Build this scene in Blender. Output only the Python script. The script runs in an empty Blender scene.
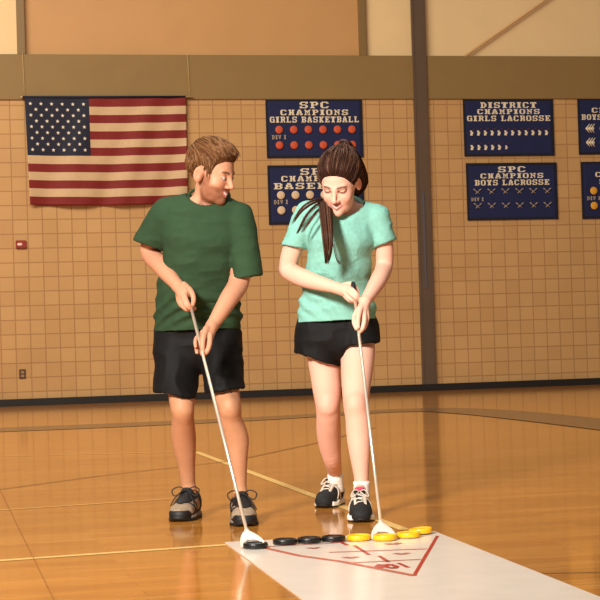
import bpy, bmesh, math, random
import numpy as np
from mathutils import Vector, Matrix

# ------------------------------------------------------------------ camera, world, lights
SC = bpy.context.scene
COL = SC.collection
FPX = 1800.0                    # focal length in pixels of a 600 px frame
HCAM = 0.843
PITCH = math.atan(35 / FPX)
ROLL = 0.030
_F = Vector((0, math.cos(PITCH), math.sin(PITCH)))
_X = Vector((1, 0, 0))
_U0 = _X.cross(_F)
_R = math.cos(ROLL) * _X - math.sin(ROLL) * _U0
_U = math.sin(ROLL) * _X + math.cos(ROLL) * _U0
CAM = Vector((0, 0, HCAM))
cam_d = bpy.data.cameras.new('camera')
cam_d.sensor_width = 36
cam_d.lens = 36 * FPX / 600
cam_d.clip_end = 200
cam = bpy.data.objects.new('camera', cam_d)
COL.objects.link(cam)
cam.matrix_world = Matrix(((_R.x, _U.x, -_F.x, CAM.x), (_R.y, _U.y, -_F.y, CAM.y), (_R.z, _U.z, -_F.z, CAM.z), (0, 0, 0, 1)))
SC.camera = cam

SC.view_settings.view_transform = 'Standard'
SC.view_settings.look = 'None'
SC.view_settings.gamma = 1
SC.view_settings.use_curve_mapping = False
SC.view_settings.exposure = 0.0

world = bpy.data.worlds.new('world')
SC.world = world
world.use_nodes = True
world.node_tree.nodes['Background'].inputs[0].default_value = (1.0, 0.88, 0.74, 1)
world.node_tree.nodes['Background'].inputs[1].default_value = 0.22


def lamp(name, loc, target, size, power, color, spread=math.pi):
    d = bpy.data.lights.new(name, 'AREA')
    d.shape = 'RECTANGLE'
    d.size, d.size_y = size
    d.energy = power
    d.color = color
    d.spread = spread
    o = bpy.data.objects.new(name, d)
    COL.objects.link(o)
    o.location = loc
    o.rotation_euler = (Vector(target) - Vector(loc)).to_track_quat('-Z', 'Y').to_euler()
    return o


lamp('key_light', (-2.7, 1.4, 3.7), (0.05, 8.2, 0.95), (1.0, 1.0), 185, (1.0, 0.95, 0.89), math.radians(70))
lamp('floor_fill_light', (-1.0, 10.0, 8.5), (0.0, 10.0, 0), (8, 8), 400, (1.0, 0.92, 0.80))  # unseen overhead area lamp, added to brighten the floor
lamp('wall_fill_light', (-6.5, 13.5, 8.8), (-3.2, 25.5, 2.0), (9, 3), 1480, (1.0, 0.92, 0.80))  # added fill out of view, lights the far wall the key barely reaches

# ------------------------------------------------------------------ pixel geometry of the surveyed points


def ray(px, py):
    return (_F * FPX + _R * (px - 300) + _U * (300 - py)) / FPX


def ground(px, py, z=0.0):
    r = ray(px, py)
    return CAM + r * ((z - HCAM) / r.z)


def W(px, py, d):
    r = ray(px, py)
    return CAM + r * (d / r.y)


# the far wall: local u to the right, n towards the room, z up
WALL_A = math.radians(12.3)
WU = Vector((math.cos(WALL_A), math.sin(WALL_A), 0))
WN = Vector((math.sin(WALL_A), -math.cos(WALL_A), 0))
W0 = ground(300, 395.5)
WALLMAT = Matrix(((WU.x, WN.x, 0, W0.x), (WU.y, WN.y, 0, W0.y), (0, 0, 1, 0), (0, 0, 0, 1)))


def wl(px, py, off=0.0):
    """pixel -> (u, z) on the plane standing off metres in front of the wall"""
    r = ray(px, py)
    p0 = W0 + WN * off
    t = (p0 - CAM).dot(WN) / r.dot(WN)
    p = CAM + r * t
    return (p - W0).dot(WU), p.z


# ------------------------------------------------------------------ materials
def lin(c):
    return tuple(((v / 255) / 12.92 if v / 255 <= 0.04045 else ((v / 255 + 0.055) / 1.055) ** 2.4) for v in c) + (1,)


def mat(name, rgb, rough=0.6, spec=0.5, metal=0.0, noise=0.0, nscale=20, bump=0.0, bscale=200, coat=0.0, sheen=0.0, sss=0.0):
    m = bpy.data.materials.new(name)
    m.use_nodes = True
    nt = m.node_tree
    b = nt.nodes['Principled BSDF']
    b.inputs['Base Color'].default_value = lin(rgb)
    b.inputs['Roughness'].default_value = rough
    b.inputs['Specular IOR Level'].default_value = spec
    b.inputs['Metallic'].default_value = metal
    b.inputs['Coat Weight'].default_value = coat
    b.inputs['Sheen Weight'].default_value = sheen
    if sss:
        b.inputs['Subsurface Weight'].default_value = sss
        b.inputs['Subsurface Radius'].default_value = (0.012, 0.005, 0.003)
        b.inputs['Subsurface Scale'].default_value = 1.0
    tc = nt.nodes.new('ShaderNodeTexCoord')
    if noise:
        n = nt.nodes.new('ShaderNodeTexNoise')
        n.inputs['Scale'].default_value = nscale
        n.inputs['Detail'].default_value = 5
        nt.links.new(tc.outputs['Object'], n.inputs['Vector'])
        r = nt.nodes.new('ShaderNodeMapRange')
        r.inputs[1].default_value = 0.3
        r.inputs[2].default_value = 0.7
        r.inputs[3].default_value = 1 - noise
        r.inputs[4].default_value = 1 + noise
        nt.links.new(n.outputs['Fac'], r.inputs[0])
        h = nt.nodes.new('ShaderNodeHueSaturation')
        h.inputs['Color'].default_value = lin(rgb)
        nt.links.new(r.outputs[0], h.inputs['Value'])
        nt.links.new(h.outputs[0], b.inputs['Base Color'])
    if bump:
        n = nt.nodes.new('ShaderNodeTexNoise')
        n.inputs['Scale'].default_value = bscale
        n.inputs['Detail'].default_value = 4
        nt.links.new(tc.outputs['Object'], n.inputs['Vector'])
        bp = nt.nodes.new('ShaderNodeBump')
        bp.inputs['Strength'].default_value = bump
        bp.inputs['Distance'].default_value = 0.01
        nt.links.new(n.outputs['Fac'], bp.inputs['Height'])
        nt.links.new(bp.outputs[0], b.inputs['Normal'])
    return m


def skin_material(name):
    """skin whose tone, lips, brows and stubble come from the colour attribute of the body"""
    m = mat(name, (220, 160, 120), rough=0.56, spec=0.32, bump=0.06, bscale=350, sss=0.06)
    nt = m.node_tree
    a = nt.nodes.new('ShaderNodeAttribute')
    a.attribute_name = 'tone'
    nt.links.new(a.outputs['Color'], nt.nodes['Principled BSDF'].inputs['Base Color'])
    return m


BLOCK_W, BLOCK_H = 0.199, 0.194
BLOCK_U = 100 * BLOCK_W - wl(13.3, 241)[0]
BLOCK_Z = 100 * BLOCK_H - wl(20, 248.6)[1]


def block_material():
    m = mat('painted_concrete_block', (200, 155, 100), rough=0.55, spec=0.35)
    nt = m.node_tree
    b = nt.nodes['Principled BSDF']
    tc = nt.nodes.new('ShaderNodeTexCoord')
    sx = nt.nodes.new('ShaderNodeSeparateXYZ')
    nt.links.new(tc.outputs['Object'], sx.inputs[0])
    cx = nt.nodes.new('ShaderNodeCombineXYZ')
    for axis, slot, shift in (('X', 'X', BLOCK_U), ('Z', 'Y', BLOCK_Z)):
        ad = nt.nodes.new('ShaderNodeMath')
        ad.operation = 'ADD'
        ad.inputs[1].default_value = shift
        nt.links.new(sx.outputs[axis], ad.inputs[0])
        nt.links.new(ad.outputs[0], cx.inputs[slot])
    br = nt.nodes.new('ShaderNodeTexBrick')
    br.offset = 0
    br.squash = 1
    br.inputs['Scale'].default_value = 1
    br.inputs['Brick Width'].default_value = BLOCK_W
    br.inputs['Row Height'].default_value = BLOCK_H
    br.inputs['Mortar Size'].default_value = 0.0095
    br.inputs['Mortar Smooth'].default_value = 0.5
    br.inputs['Color1'].default_value = lin((203, 158, 102))
    br.inputs['Color2'].default_value = lin((196, 150, 95))
    br.inputs['Mortar'].default_value = lin((172, 127, 79))
    nt.links.new(cx.outputs[0], br.inputs['Vector'])
    n = nt.nodes.new('ShaderNodeTexNoise')
    n.inputs['Scale'].default_value = 1.3
    n.inputs['Detail'].default_value = 6
    nt.links.new(tc.outputs['Object'], n.inputs['Vector'])
    r = nt.nodes.new('ShaderNodeMapRange')
    r.inputs[1].default_value = 0.3
    r.inputs[2].default_value = 0.7
    r.inputs[3].default_value = 0.95
    r.inputs[4].default_value = 1.05
    nt.links.new(n.outputs['Fac'], r.inputs[0])
    h = nt.nodes.new('ShaderNodeHueSaturation')
    nt.links.new(br.outputs['Color'], h.inputs['Color'])
    nt.links.new(r.outputs[0], h.inputs['Value'])
    nt.links.new(h.outputs[0], b.inputs['Base Color'])
    bp = nt.nodes.new('ShaderNodeBump')
    bp.inputs['Strength'].default_value = 0.5
    bp.inputs['Distance'].default_value = 0.004
    bp.invert = True
    nt.links.new(br.outputs['Fac'], bp.inputs['Height'])
    nt.links.new(bp.outputs[0], b.inputs['Normal'])
    return m


def wood_floor_material():
    m = mat('varnished_maple_floor', (190, 120, 55), rough=0.10, spec=0.5)
    nt = m.node_tree
    b = nt.nodes['Principled BSDF']
    tc = nt.nodes.new('ShaderNodeTexCoord')
    br = nt.nodes.new('ShaderNodeTexBrick')
    br.offset = 0.37
    br.inputs['Scale'].default_value = 1
    br.inputs['Brick Width'].default_value = 0.85
    br.inputs['Row Height'].default_value = 0.115
    br.inputs['Mortar Size'].default_value = 0.0012
    br.inputs['Mortar Smooth'].default_value = 0.2
    br.inputs['Color1'].default_value = lin((202, 136, 58))
    br.inputs['Color2'].default_value = lin((182, 117, 45))
    br.inputs['Mortar'].default_value = lin((135, 75, 28))
    nt.links.new(tc.outputs['Object'], br.inputs['Vector'])
    mp = nt.nodes.new('ShaderNodeMapping')
    mp.inputs['Scale'].default_value = (1.6, 22, 1)
    nt.links.new(tc.outputs['Object'], mp.inputs['Vector'])
    n = nt.nodes.new('ShaderNodeTexNoise')
    n.inputs['Scale'].default_value = 1.6
    n.inputs['Detail'].default_value = 8
    n.inputs['Roughness'].default_value = 0.65
    nt.links.new(mp.outputs[0], n.inputs['Vector'])
    r = nt.nodes.new('ShaderNodeMapRange')
    r.inputs[1].default_value = 0.25
    r.inputs[2].default_value = 0.75
    r.inputs[3].default_value = 0.72
    r.inputs[4].default_value = 1.26
    nt.links.new(n.outputs['Fac'], r.inputs[0])
    h = nt.nodes.new('ShaderNodeHueSaturation')
    nt.links.new(br.outputs['Color'], h.inputs['Color'])
    nt.links.new(r.outputs[0], h.inputs['Value'])
    nt.links.new(h.outputs[0], b.inputs['Base Color'])
    n2 = nt.nodes.new('ShaderNodeTexNoise')
    n2.inputs['Scale'].default_value = 3.0
    n2.inputs['Detail'].default_value = 3
    nt.links.new(tc.outputs['Object'], n2.inputs['Vector'])
    bp = nt.nodes.new('ShaderNodeBump')
    bp.inputs['Strength'].default_value = 0.07
    bp.inputs['Distance'].default_value = 0.004
    nt.links.new(n2.outputs['Fac'], bp.inputs['Height'])
    nt.links.new(bp.outputs[0], b.inputs['Normal'])
    return m


M = {}
M['block'] = block_material()
M['floor'] = wood_floor_material()
M['olive'] = mat('olive_painted_band', (142, 112, 62), 0.6, noise=0.03, nscale=3, bump=0.1, bscale=60)
M['cream_panel'] = mat('cream_wall_panel', (238, 204, 150), 0.6, noise=0.03, nscale=2, bump=0.05, bscale=40)
M['tan_panel'] = mat('tan_wall_panel', (200, 150, 94), 0.6, noise=0.03, nscale=2, bump=0.05, bscale=40)
M['mullion'] = mat('olive_metal_trim', (132, 104, 60), 0.5)
M['column'] = mat('brown_painted_steel', (98, 76, 58), 0.5, noise=0.05, nscale=4, bump=0.05)
M['slot'] = mat('grey_blue_slot', (92, 84, 88), 0.5)
M['black_base'] = mat('black_rubber_base', (22, 18, 16), 0.5, noise=0.1, bump=0.05)
M['line_cream'] = mat('cream_court_paint', (248, 208, 130), 0.2, noise=0.06, nscale=8)
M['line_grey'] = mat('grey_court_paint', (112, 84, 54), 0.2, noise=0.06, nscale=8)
M['line_dark'] = mat('dark_court_paint', (128, 82, 40), 0.2, noise=0.06, nscale=8)
M['line_seam'] = mat('floor_seam_paint', (158, 102, 46), 0.2, noise=0.06, nscale=8)
M['line_tan'] = mat('faint_court_paint', (238, 182, 106), 0.2, noise=0.06, nscale=8)
M['mat_white'] = mat('glossy_vinyl_mat', (232, 220, 206), 0.2, noise=0.04, nscale=6)
M['red_line'] = mat('red_printed_line', (176, 32, 32), 0.3, noise=0.05)
M['red_faint'] = mat('red_thin_printed_line', (196, 96, 76), 0.3, noise=0.05)
M['navy'] = mat('navy_banner_cloth', (18, 26, 72), 0.75, noise=0.1, nscale=3, bump=0.1, bscale=300)
M['navy_edge'] = mat('dark_banner_hem', (12, 13, 32), 0.8, noise=0.1)
M['cream_letter'] = mat('cream_felt_letter', (236, 218, 186), 0.8, noise=0.06, nscale=30)
M['ball_orange'] = mat('orange_ball_patch', (206, 84, 48), 0.7, noise=0.08, nscale=30)
M['ball_cream'] = mat('cream_ball_patch', (226, 196, 158), 0.7, noise=0.08, nscale=30)
M['ball_yellow'] = mat('yellow_ball_patch', (226, 160, 44), 0.7, noise=0.08, nscale=30)
M['grey_patch'] = mat('grey_felt_patch', (170, 150, 130), 0.8, noise=0.1, nscale=30)
M['red_patch'] = mat('red_felt_patch', (92, 40, 44), 0.8, noise=0.1, nscale=30)
M['flag_red'] = mat('flag_red_cloth', (126, 24, 20), 0.75, noise=0.06, bump=0.08, bscale=400)
M['flag_white'] = mat('flag_white_cloth', (208, 174, 132), 0.75, noise=0.04, bump=0.08, bscale=400)
M['flag_blue'] = mat('flag_blue_cloth', (22, 23, 44), 0.75, noise=0.08, bump=0.08, bscale=400)
M['flag_star'] = mat('flag_star_cloth', (236, 222, 200), 0.75, noise=0.03)
M['pale_rod'] = mat('pale_wooden_rod', (214, 184, 130), 0.5, noise=0.05)
M['alarm_red'] = mat('alarm_red_plastic', (150, 40, 24), 0.4, noise=0.05)
M['alarm_white'] = mat('alarm_white_lens', (240, 215, 190), 0.3, noise=0.03)
M['outlet'] = mat('beige_outlet_plate', (172, 130, 84), 0.4, noise=0.04)
M['outlet_dark'] = mat('outlet_gap', (96, 66, 40), 0.5, noise=0.04)
M['steel_rod'] = mat('painted_tie_rod', (204, 164, 110), 0.5, noise=0.04)
M['puck_black'] = mat('black_plastic_disc', (16, 15, 15), 0.35, noise=0.08)
M['puck_yellow'] = mat('yellow_plastic_disc', (240, 178, 14), 0.35, noise=0.03)
M['cue_white'] = mat('white_plastic_head', (212, 200, 186), 0.4, noise=0.02)
M['cue_steel'] = mat('brushed_cue_shaft', (236, 220, 200), 0.28, metal=0.7, noise=0.04)
M['cue_black'] = mat('black_rubber_grip', (20, 18, 18), 0.5, noise=0.1)
M['skin_m'] = skin_material('warm_skin')
M['skin_f'] = skin_material('fair_skin')
M['green'] = mat('dark_green_jersey', (44, 66, 42), 0.85, spec=0.2, noise=0.07, nscale=25, bump=0.25, bscale=500, sheen=0.0)
M['mint'] = mat('mint_heather_jersey', (128, 184, 168), 0.85, spec=0.2, noise=0.08, nscale=60, bump=0.25, bscale=500, sheen=0.0)
M['black_cloth'] = mat('black_athletic_cloth', (13, 11, 11), 0.7, spec=0.2, noise=0.1, nscale=30, bump=0.2, bscale=500)
M['hair_m'] = mat('brown_short_hair', (84, 52, 28), 0.8, spec=0.08, noise=0.2, nscale=120)
M['hair_m_mid'] = mat('brown_short_hair_lock', (108, 70, 38), 0.55, spec=0.25, noise=0.2, nscale=120)
M['hair_m_light'] = mat('light_brown_short_hair_lock', (128, 88, 54), 0.55, spec=0.25, noise=0.2, nscale=120)
M['hair_f'] = mat('dark_brown_long_hair', (52, 31, 22), 0.8, spec=0.08, noise=0.2, nscale=120)
M['hair_f_mid'] = mat('dark_brown_hair_lock', (72, 43, 28), 0.45, spec=0.3, noise=0.2, nscale=120)
M['hair_f_light'] = mat('brown_hair_lock', (98, 62, 42), 0.45, spec=0.3, noise=0.2, nscale=120)
M['hair_tie'] = mat('dark_hair_tie', (64, 28, 22), 0.7, noise=0.1)
M['eye_white'] = mat('eye_white', (232, 222, 214), 0.25)
M['eye_dark'] = mat('eye_iris', (40, 30, 26), 0.2)
M['shoe_taupe'] = mat('taupe_shoe_mesh', (150, 128, 104), 0.8, noise=0.15, nscale=150, bump=0.3, bscale=400)
M['shoe_black'] = mat('black_shoe_rubber', (16, 14, 14), 0.6, noise=0.12, nscale=80, bump=0.1)
M['shoe_grey'] = mat('grey_shoe_trim', (120, 108, 94), 0.6, noise=0.1)
M['shoe_mesh_black'] = mat('black_shoe_mesh', (14, 13, 13), 0.75, noise=0.15, nscale=150, bump=0.3, bscale=400)
M['shoe_white'] = mat('white_shoe_foam', (232, 222, 210), 0.5, noise=0.05)
M['shoe_silver'] = mat('silver_shoe_overlay', (206, 190, 172), 0.4, noise=0.06)
M['pink'] = mat('pink_shoe_tongue', (206, 60, 96), 0.6, noise=0.06)
M['sock'] = mat('white_cotton_sock', (240, 232, 222), 0.9, noise=0.04, nscale=60, bump=0.4, bscale=300)


# ------------------------------------------------------------------ object helpers
def tag(o, label=None, cat=None, group=None, kind=None):
    if label:
        o['label'] = label
    if cat:
        o['category'] = cat
    if group:
        o['group'] = group
    if kind:
        o['kind'] = kind
    return o


def link(name, me, materials, parent=None, smooth=False):
    if not isinstance(materials, (list, tuple)):
        materials = [materials]
    for m in materials:
        me.materials.append(m)
    if smooth:
        me.polygons.foreach_set('use_smooth', np.ones(len(me.polygons), dtype=bool))
    o = bpy.data.objects.new(name, me)
    COL.objects.link(o)
    if parent is not None:
        o.parent = parent
    return o


def obj(name, bm, materials, parent=None, smooth=False):
    me = bpy.data.meshes.new(name)
    bm.normal_update()
    bm.to_mesh(me)
    bm.free()
    return link(name, me, materials, parent, smooth)


def empty(name, loc=(0, 0, 0), matrix=None):
    o = bpy.data.objects.new(name, None)
    o.empty_display_size = 0.1
    COL.objects.link(o)
    if matrix is not None:
        o.matrix_world = matrix
    else:
        o.location = loc
    return o


def copy_tree(o, parent=None):
    c = o.copy()
    COL.objects.link(c)
    if parent is not None:
        c.parent = parent
    for ch in list(o.children):
        copy_tree(ch, c)
    return c


def box(bm, lo, hi, mi=0, bevel=0.0):
    r = bmesh.ops.create_cube(bm, size=1)
    vs = r['verts']
    for v in vs:
        v.co = Vector([lo[i] + (v.co[i] + 0.5) * (hi[i] - lo[i]) for i in range(3)])
    fs = set(f for v in vs for f in v.link_faces)
    for f in fs:
        f.material_index = mi
    if bevel:
        es = list(set(e for v in vs for e in v.link_edges))
        bmesh.ops.bevel(bm, geom=es, offset=bevel, segments=2, affect='EDGES', material=mi)


def tube(bm, pts, radii, n=8, mi=0, cap=True, flat=1.0):
    """swept round tube through pts"""
    pts = [Vector(p) for p in pts]
    if not isinstance(radii, (list, tuple)):
        radii = [radii] * len(pts)
    rings = []
    prev = None
    for i, p in enumerate(pts):
        a = pts[max(i - 1, 0)]
        b = pts[min(i + 1, len(pts) - 1)]
        t = (b - a).normalized()
        if prev is None:
            ref = Vector((0, 0, 1)) if abs(t.z) < 0.9 else Vector((1, 0, 0))
            x = t.cross(ref).normalized()
        else:
            x = (prev - t * prev.dot(t)).normalized()
        prev = x
        y = t.cross(x)
        rings.append([bm.verts.new(p + (x * math.cos(2 * math.pi * k / n) + y * math.sin(2 * math.pi * k / n) * flat) * radii[i]) for k in range(n)])
    for r0, r1 in zip(rings, rings[1:]):
        for k in range(n):
            f = bm.faces.new((r0[k], r0[(k + 1) % n], r1[(k + 1) % n], r1[k]))
            f.material_index = mi
            f.smooth = True
    if cap:
        for r in (rings[0][::-1], rings[-1]):
            f = bm.faces.new(r)
            f.material_index = mi


def lathe(bm, prof, n=40, mi=0):
    rings = []
    for r, z in prof:
        rings.append([bm.verts.new((r * math.cos(2 * math.pi * k / n), r * math.sin(2 * math.pi * k / n), z)) for k in range(n)] if r > 1e-6 else [bm.verts.new((0, 0, z))])
    for a, b in zip(rings, rings[1:]):
        for k in range(n):
            k2 = (k + 1) % n
            if len(a) == 1:
                f = bm.faces.new((a[0], b[k], b[k2]))
            elif len(b) == 1:
                f = bm.faces.new((a[k], b[0], a[k2]))
            else:
                f = bm.faces.new((a[k], b[k], b[k2], a[k2]))
            f.material_index = mi
    bmesh.ops.recalc_face_normals(bm, faces=bm.faces[:])


def prism(bm, pts, z0, z1, mi=0):
    a = [bm.verts.new((p[0], p[1], z0)) for p in pts]
    b = [bm.verts.new((p[0], p[1], z1)) for p in pts]
    n = len(pts)
    fs = [bm.faces.new(a[::-1]), bm.faces.new(b)]
    for k in range(n):
        fs.append(bm.faces.new((a[k], a[(k + 1) % n], b[(k + 1) % n], b[k])))
    for f in fs:
        f.material_index = mi
    bmesh.ops.recalc_face_normals(bm, faces=fs)


def spline(pts, n):
    """Catmull-Rom through points (any tuples), n samples"""
    P = np.array([tuple(p) for p in pts], dtype=float)
    P = np.vstack([2 * P[0] - P[1], P, 2 * P[-1] - P[-2]])
    out = []
    m = len(P) - 3
    for i in range(n):
        t = i / (n - 1) * m
        k = min(int(t), m - 1)
        f = t - k
        p0, p1, p2, p3 = P[k], P[k + 1], P[k + 2], P[k + 3]
        out.append(0.5 * (2 * p1 + (p2 - p0) * f + (2 * p0 - 5 * p1 + 4 * p2 - p3) * f * f + (3 * p1 - p0 - 3 * p2 + p3) * f ** 3))
    return out


# ------------------------------------------------------------------ implicit modelling
class Field:
    def __init__(s, lo, hi, h):
        s.h = h
        s.ax = [np.arange(lo[i], hi[i] + h, h, dtype=np.float32) for i in range(3)]
        s.D = np.full([len(a) for a in s.ax], 0.2, dtype=np.float32)

    def region(s, lo, hi, pad):
        sl = []
        for i in range(3):
            a = int(np.searchsorted(s.ax[i], lo[i] - pad))
            b = int(np.searchsorted(s.ax[i], hi[i] + pad))
            sl.append(slice(max(a, 0), max(b, 0)))
        X = s.ax[0][sl[0]][:, None, None]
        Y = s.ax[1][sl[1]][None, :, None]
        Z = s.ax[2][sl[2]][None, None, :]
        return tuple(sl), X, Y, Z

    def put(s, fn, lo, hi, k=0.01, op='add', pad=0.0):
        sl, X, Y, Z = s.region(lo, hi, k + 4 * s.h + pad)
        a = s.D[sl]
        if a.size == 0:
            return
        b = fn(X, Y, Z)
        b = np.broadcast_to(b, a.shape)
        if op == 'add':
            hh = np.maximum(k - np.abs(a - b), 0) / k
            s.D[sl] = np.minimum(a, b) - hh * hh * k * 0.25
        else:
            b = -b
            hh = np.maximum(k - np.abs(a - b), 0) / k
            s.D[sl] = np.maximum(a, b) + hh * hh * k * 0.25

    def cone(s, a, b, ra, rb, k=0.01, op='add', plane=None):
        a = np.array(tuple(a), dtype=np.float32)
        b = np.array(tuple(b), dtype=np.float32)
        R = max(ra, rb)
        ab = b - a
        L2 = float(ab @ ab) + 1e-9

        def fn(X, Y, Z):
            px, py, pz = X - a[0], Y - a[1], Z - a[2]
            t = np.clip((px * ab[0] + py * ab[1] + pz * ab[2]) / L2, 0, 1)
            d = np.sqrt((px - t * ab[0]) ** 2 + (py - t * ab[1]) ** 2 + (pz - t * ab[2]) ** 2) - (ra + (rb - ra) * t)
            if plane is not None:
                (q, n) = plane
                d = np.maximum(d, (X - q[0]) * n[0] + (Y - q[1]) * n[1] + (Z - q[2]) * n[2])
            return d
        s.put(fn, np.minimum(a, b) - R, np.maximum(a, b) + R, k, op)

    def chain(s, pts, k=0.01):
        """pts: list of (Vector, radius)"""
        A = np.array([tuple(p) + (r,) for p, r in pts])
        if len(A) > 2:
            A = np.array(spline(A, (len(A) - 1) * 4 + 1))
        A = A.astype(np.float32)
        R = A[:, 3].max()

        def fn(X, Y, Z):
            d = None
            for a, b in zip(A, A[1:]):
                q = capsule(X, Y, Z, a[:3], b[:3], a[3], b[3])
                d = q if d is None else np.minimum(d, q)
            return d
        s.put(fn, A[:, :3].min(0) - R, A[:, :3].max(0) + R, k)

    def econe(s, a, b, sa, sb, L, k=0.01, op='add', plane=None):
        """elliptic cone: sa, sb = (half width along L, half depth)"""
        a = np.array(tuple(a), dtype=np.float32)
        b = np.array(tuple(b), dtype=np.float32)
        ab = b - a
        ln = float(np.linalg.norm(ab))
        ax = ab / ln
        L = np.array(tuple(L), dtype=np.float32)
        L = L - ax * float(L @ ax)
        L /= np.linalg.norm(L)
        B = np.cross(ax, L)
        R = max(sa + sb)

        def fn(X, Y, Z):
            px, py, pz = X - a[0], Y - a[1], Z - a[2]
            w = px * ax[0] + py * ax[1] + pz * ax[2]
            t = np.clip(w / ln, 0, 1)
            rx = sa[0] + (sb[0] - sa[0]) * t
            ry = sa[1] + (sb[1] - sa[1]) * t
            u = (px * L[0] + py * L[1] + pz * L[2]) / rx
            v = (px * B[0] + py * B[1] + pz * B[2]) / ry
            m = np.minimum(rx, ry)
            e = (w - t * ln) / m
            q = np.sqrt(u * u + v * v + e * e)
            d = (q - 1) * m
            if plane is not None:
                (q0, n) = plane
                d = np.maximum(d, (X - q0[0]) * n[0] + (Y - q0[1]) * n[1] + (Z - q0[2]) * n[2])
            return d
        s.put(fn, np.minimum(a, b) - R, np.maximum(a, b) + R, k, op)

    def ball(s, c, r, rot=None, k=0.01, op='add'):
        c = np.array(tuple(c), dtype=np.float32)
        r = (r, r, r) if not isinstance(r, (tuple, list)) else r
        Rm = np.eye(3) if rot is None else np.array(rot)

        def fn(X, Y, Z):
            return ellipsoid(X - c[0], Y - c[1], Z - c[2], r, Rm)
        m = max(r)
        s.put(fn, c - m, c + m, k, op)

    def mesh(s, name, smooth=1):
        V, Q = surface_nets(s.D, s.ax)
        if smooth:
            V = relax(V, Q, smooth)
        return V, Q


def ellipsoid(x, y, z, r, Rm=None):
    if Rm is not None:
        x, y, z = (Rm[0, 0] * x + Rm[1, 0] * y + Rm[2, 0] * z, Rm[0, 1] * x + Rm[1, 1] * y + Rm[2, 1] * z, Rm[0, 2] * x + Rm[1, 2] * y + Rm[2, 2] * z)
    k0 = np.sqrt((x / r[0]) ** 2 + (y / r[1]) ** 2 + (z / r[2]) ** 2)
    k1 = np.sqrt((x / r[0] ** 2) ** 2 + (y / r[1] ** 2) ** 2 + (z / r[2] ** 2) ** 2) + 1e-9
    return k0 * (k0 - 1) / k1


def smin(a, b, k):
    h = np.maximum(k - np.abs(a - b), 0) / k
    return np.minimum(a, b) - h * h * k * 0.25


def smax(a, b, k):
    return -smin(-a, -b, k)


def capsule(x, y, z, a, b, ra, rb):
    ab = [b[i] - a[i] for i in range(3)]
    L2 = sum(v * v for v in ab) + 1e-9
    px, py, pz = x - a[0], y - a[1], z - a[2]
    t = np.clip((px * ab[0] + py * ab[1] + pz * ab[2]) / L2, 0, 1)
    return np.sqrt((px - t * ab[0]) ** 2 + (py - t * ab[1]) ** 2 + (pz - t * ab[2]) ** 2) - (ra + (rb - ra) * t)


def surface_nets(D, ax):
    S = D < 0
    nx, ny, nz = D.shape
    cnt = np.zeros((nx - 1, ny - 1, nz - 1), dtype=np.int8)
    for i in (0, 1):
        for j in (0, 1):
            for k in (0, 1):
                cnt += S[i:nx - 1 + i, j:ny - 1 + j, k:nz - 1 + k]
    act = (cnt > 0) & (cnt < 8)
    del cnt
    I, J, K = np.nonzero(act)
    idx = np.full(act.shape, -1, dtype=np.int32)
    idx[I, J, K] = np.arange(len(I))
    corners = {}
    for i in (0, 1):
        for j in (0, 1):
            for k in (0, 1):
                corners[(i, j, k)] = D[I + i, J + j, K + k]
    acc = np.zeros((len(I), 3))
    num = np.zeros(len(I))
    keys = list(corners)
    for a in keys:
        for b in keys:
            if a < b and sum(abs(a[q] - b[q]) for q in range(3)) == 1:
                da, db = corners[a], corners[b]
                m = (da < 0) != (db < 0)
                t = np.where(m, da / np.where(m, da - db, 1), 0)
                for q in range(3):
                    acc[:, q] += np.where(m, a[q] + (b[q] - a[q]) * t, 0)
                num += m
    acc /= num[:, None]
    h = [float(a[1] - a[0]) for a in ax]
    V = np.stack([ax[0][I] + acc[:, 0] * h[0], ax[1][J] + acc[:, 1] * h[1], ax[2][K] + acc[:, 2] * h[2]], 1)
    quads = []
    for axis in range(3):
        o1, o2 = [(1, 2), (2, 0), (0, 1)][axis]
        sl0 = [slice(1, -1)] * 3
        sl1 = [slice(1, -1)] * 3
        sl0[axis] = slice(0, -1)
        sl1[axis] = slice(1, None)
        A, B = S[tuple(sl0)], S[tuple(sl1)]
        ch = A != B
        p = np.argwhere(ch)
        if len(p) == 0:
            continue
        inside = A[ch]
        base = p.copy()
        base[:, o1] += 1
        base[:, o2] += 1

        def cell(d1, d2):
            q = base.copy()
            q[:, o1] -= d1
            q[:, o2] -= d2
            return idx[q[:, 0], q[:, 1], q[:, 2]]
        c = np.stack([cell(1, 1), cell(0, 1), cell(0, 0), cell(1, 0)], 1)
        c[~inside] = c[~inside][:, ::-1]
        quads.append(c)
    Q = np.concatenate(quads)
    Q = Q[(Q >= 0).all(1)]
    return V, Q


def relax(V, Q, it):
    E = np.concatenate([Q[:, [0, 1]], Q[:, [1, 2]], Q[:, [2, 3]], Q[:, [3, 0]]])
    for _ in range(it):
        acc = np.zeros_like(V)
        n = np.zeros(len(V))
        for q in range(3):
            acc[:, q] = np.bincount(E[:, 0], V[E[:, 1], q], len(V)) + np.bincount(E[:, 1], V[E[:, 0], q], len(V))
        n = np.bincount(E[:, 0], minlength=len(V)) + np.bincount(E[:, 1], minlength=len(V))
        V = V * 0.5 + 0.5 * acc / np.maximum(n, 1)[:, None]
    return V


def normals(V, Q):
    n = np.cross(V[Q[:, 2]] - V[Q[:, 0]], V[Q[:, 3]] - V[Q[:, 1]])
    N = np.zeros_like(V)
    for c in range(4):
        for q in range(3):
            N[:, q] += np.bincount(Q[:, c], n[:, q], len(V))
    return N / (np.linalg.norm(N, axis=1)[:, None] + 1e-12)


_rng = np.random.RandomState(7)
_lat = _rng.rand(32, 32, 32)


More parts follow.
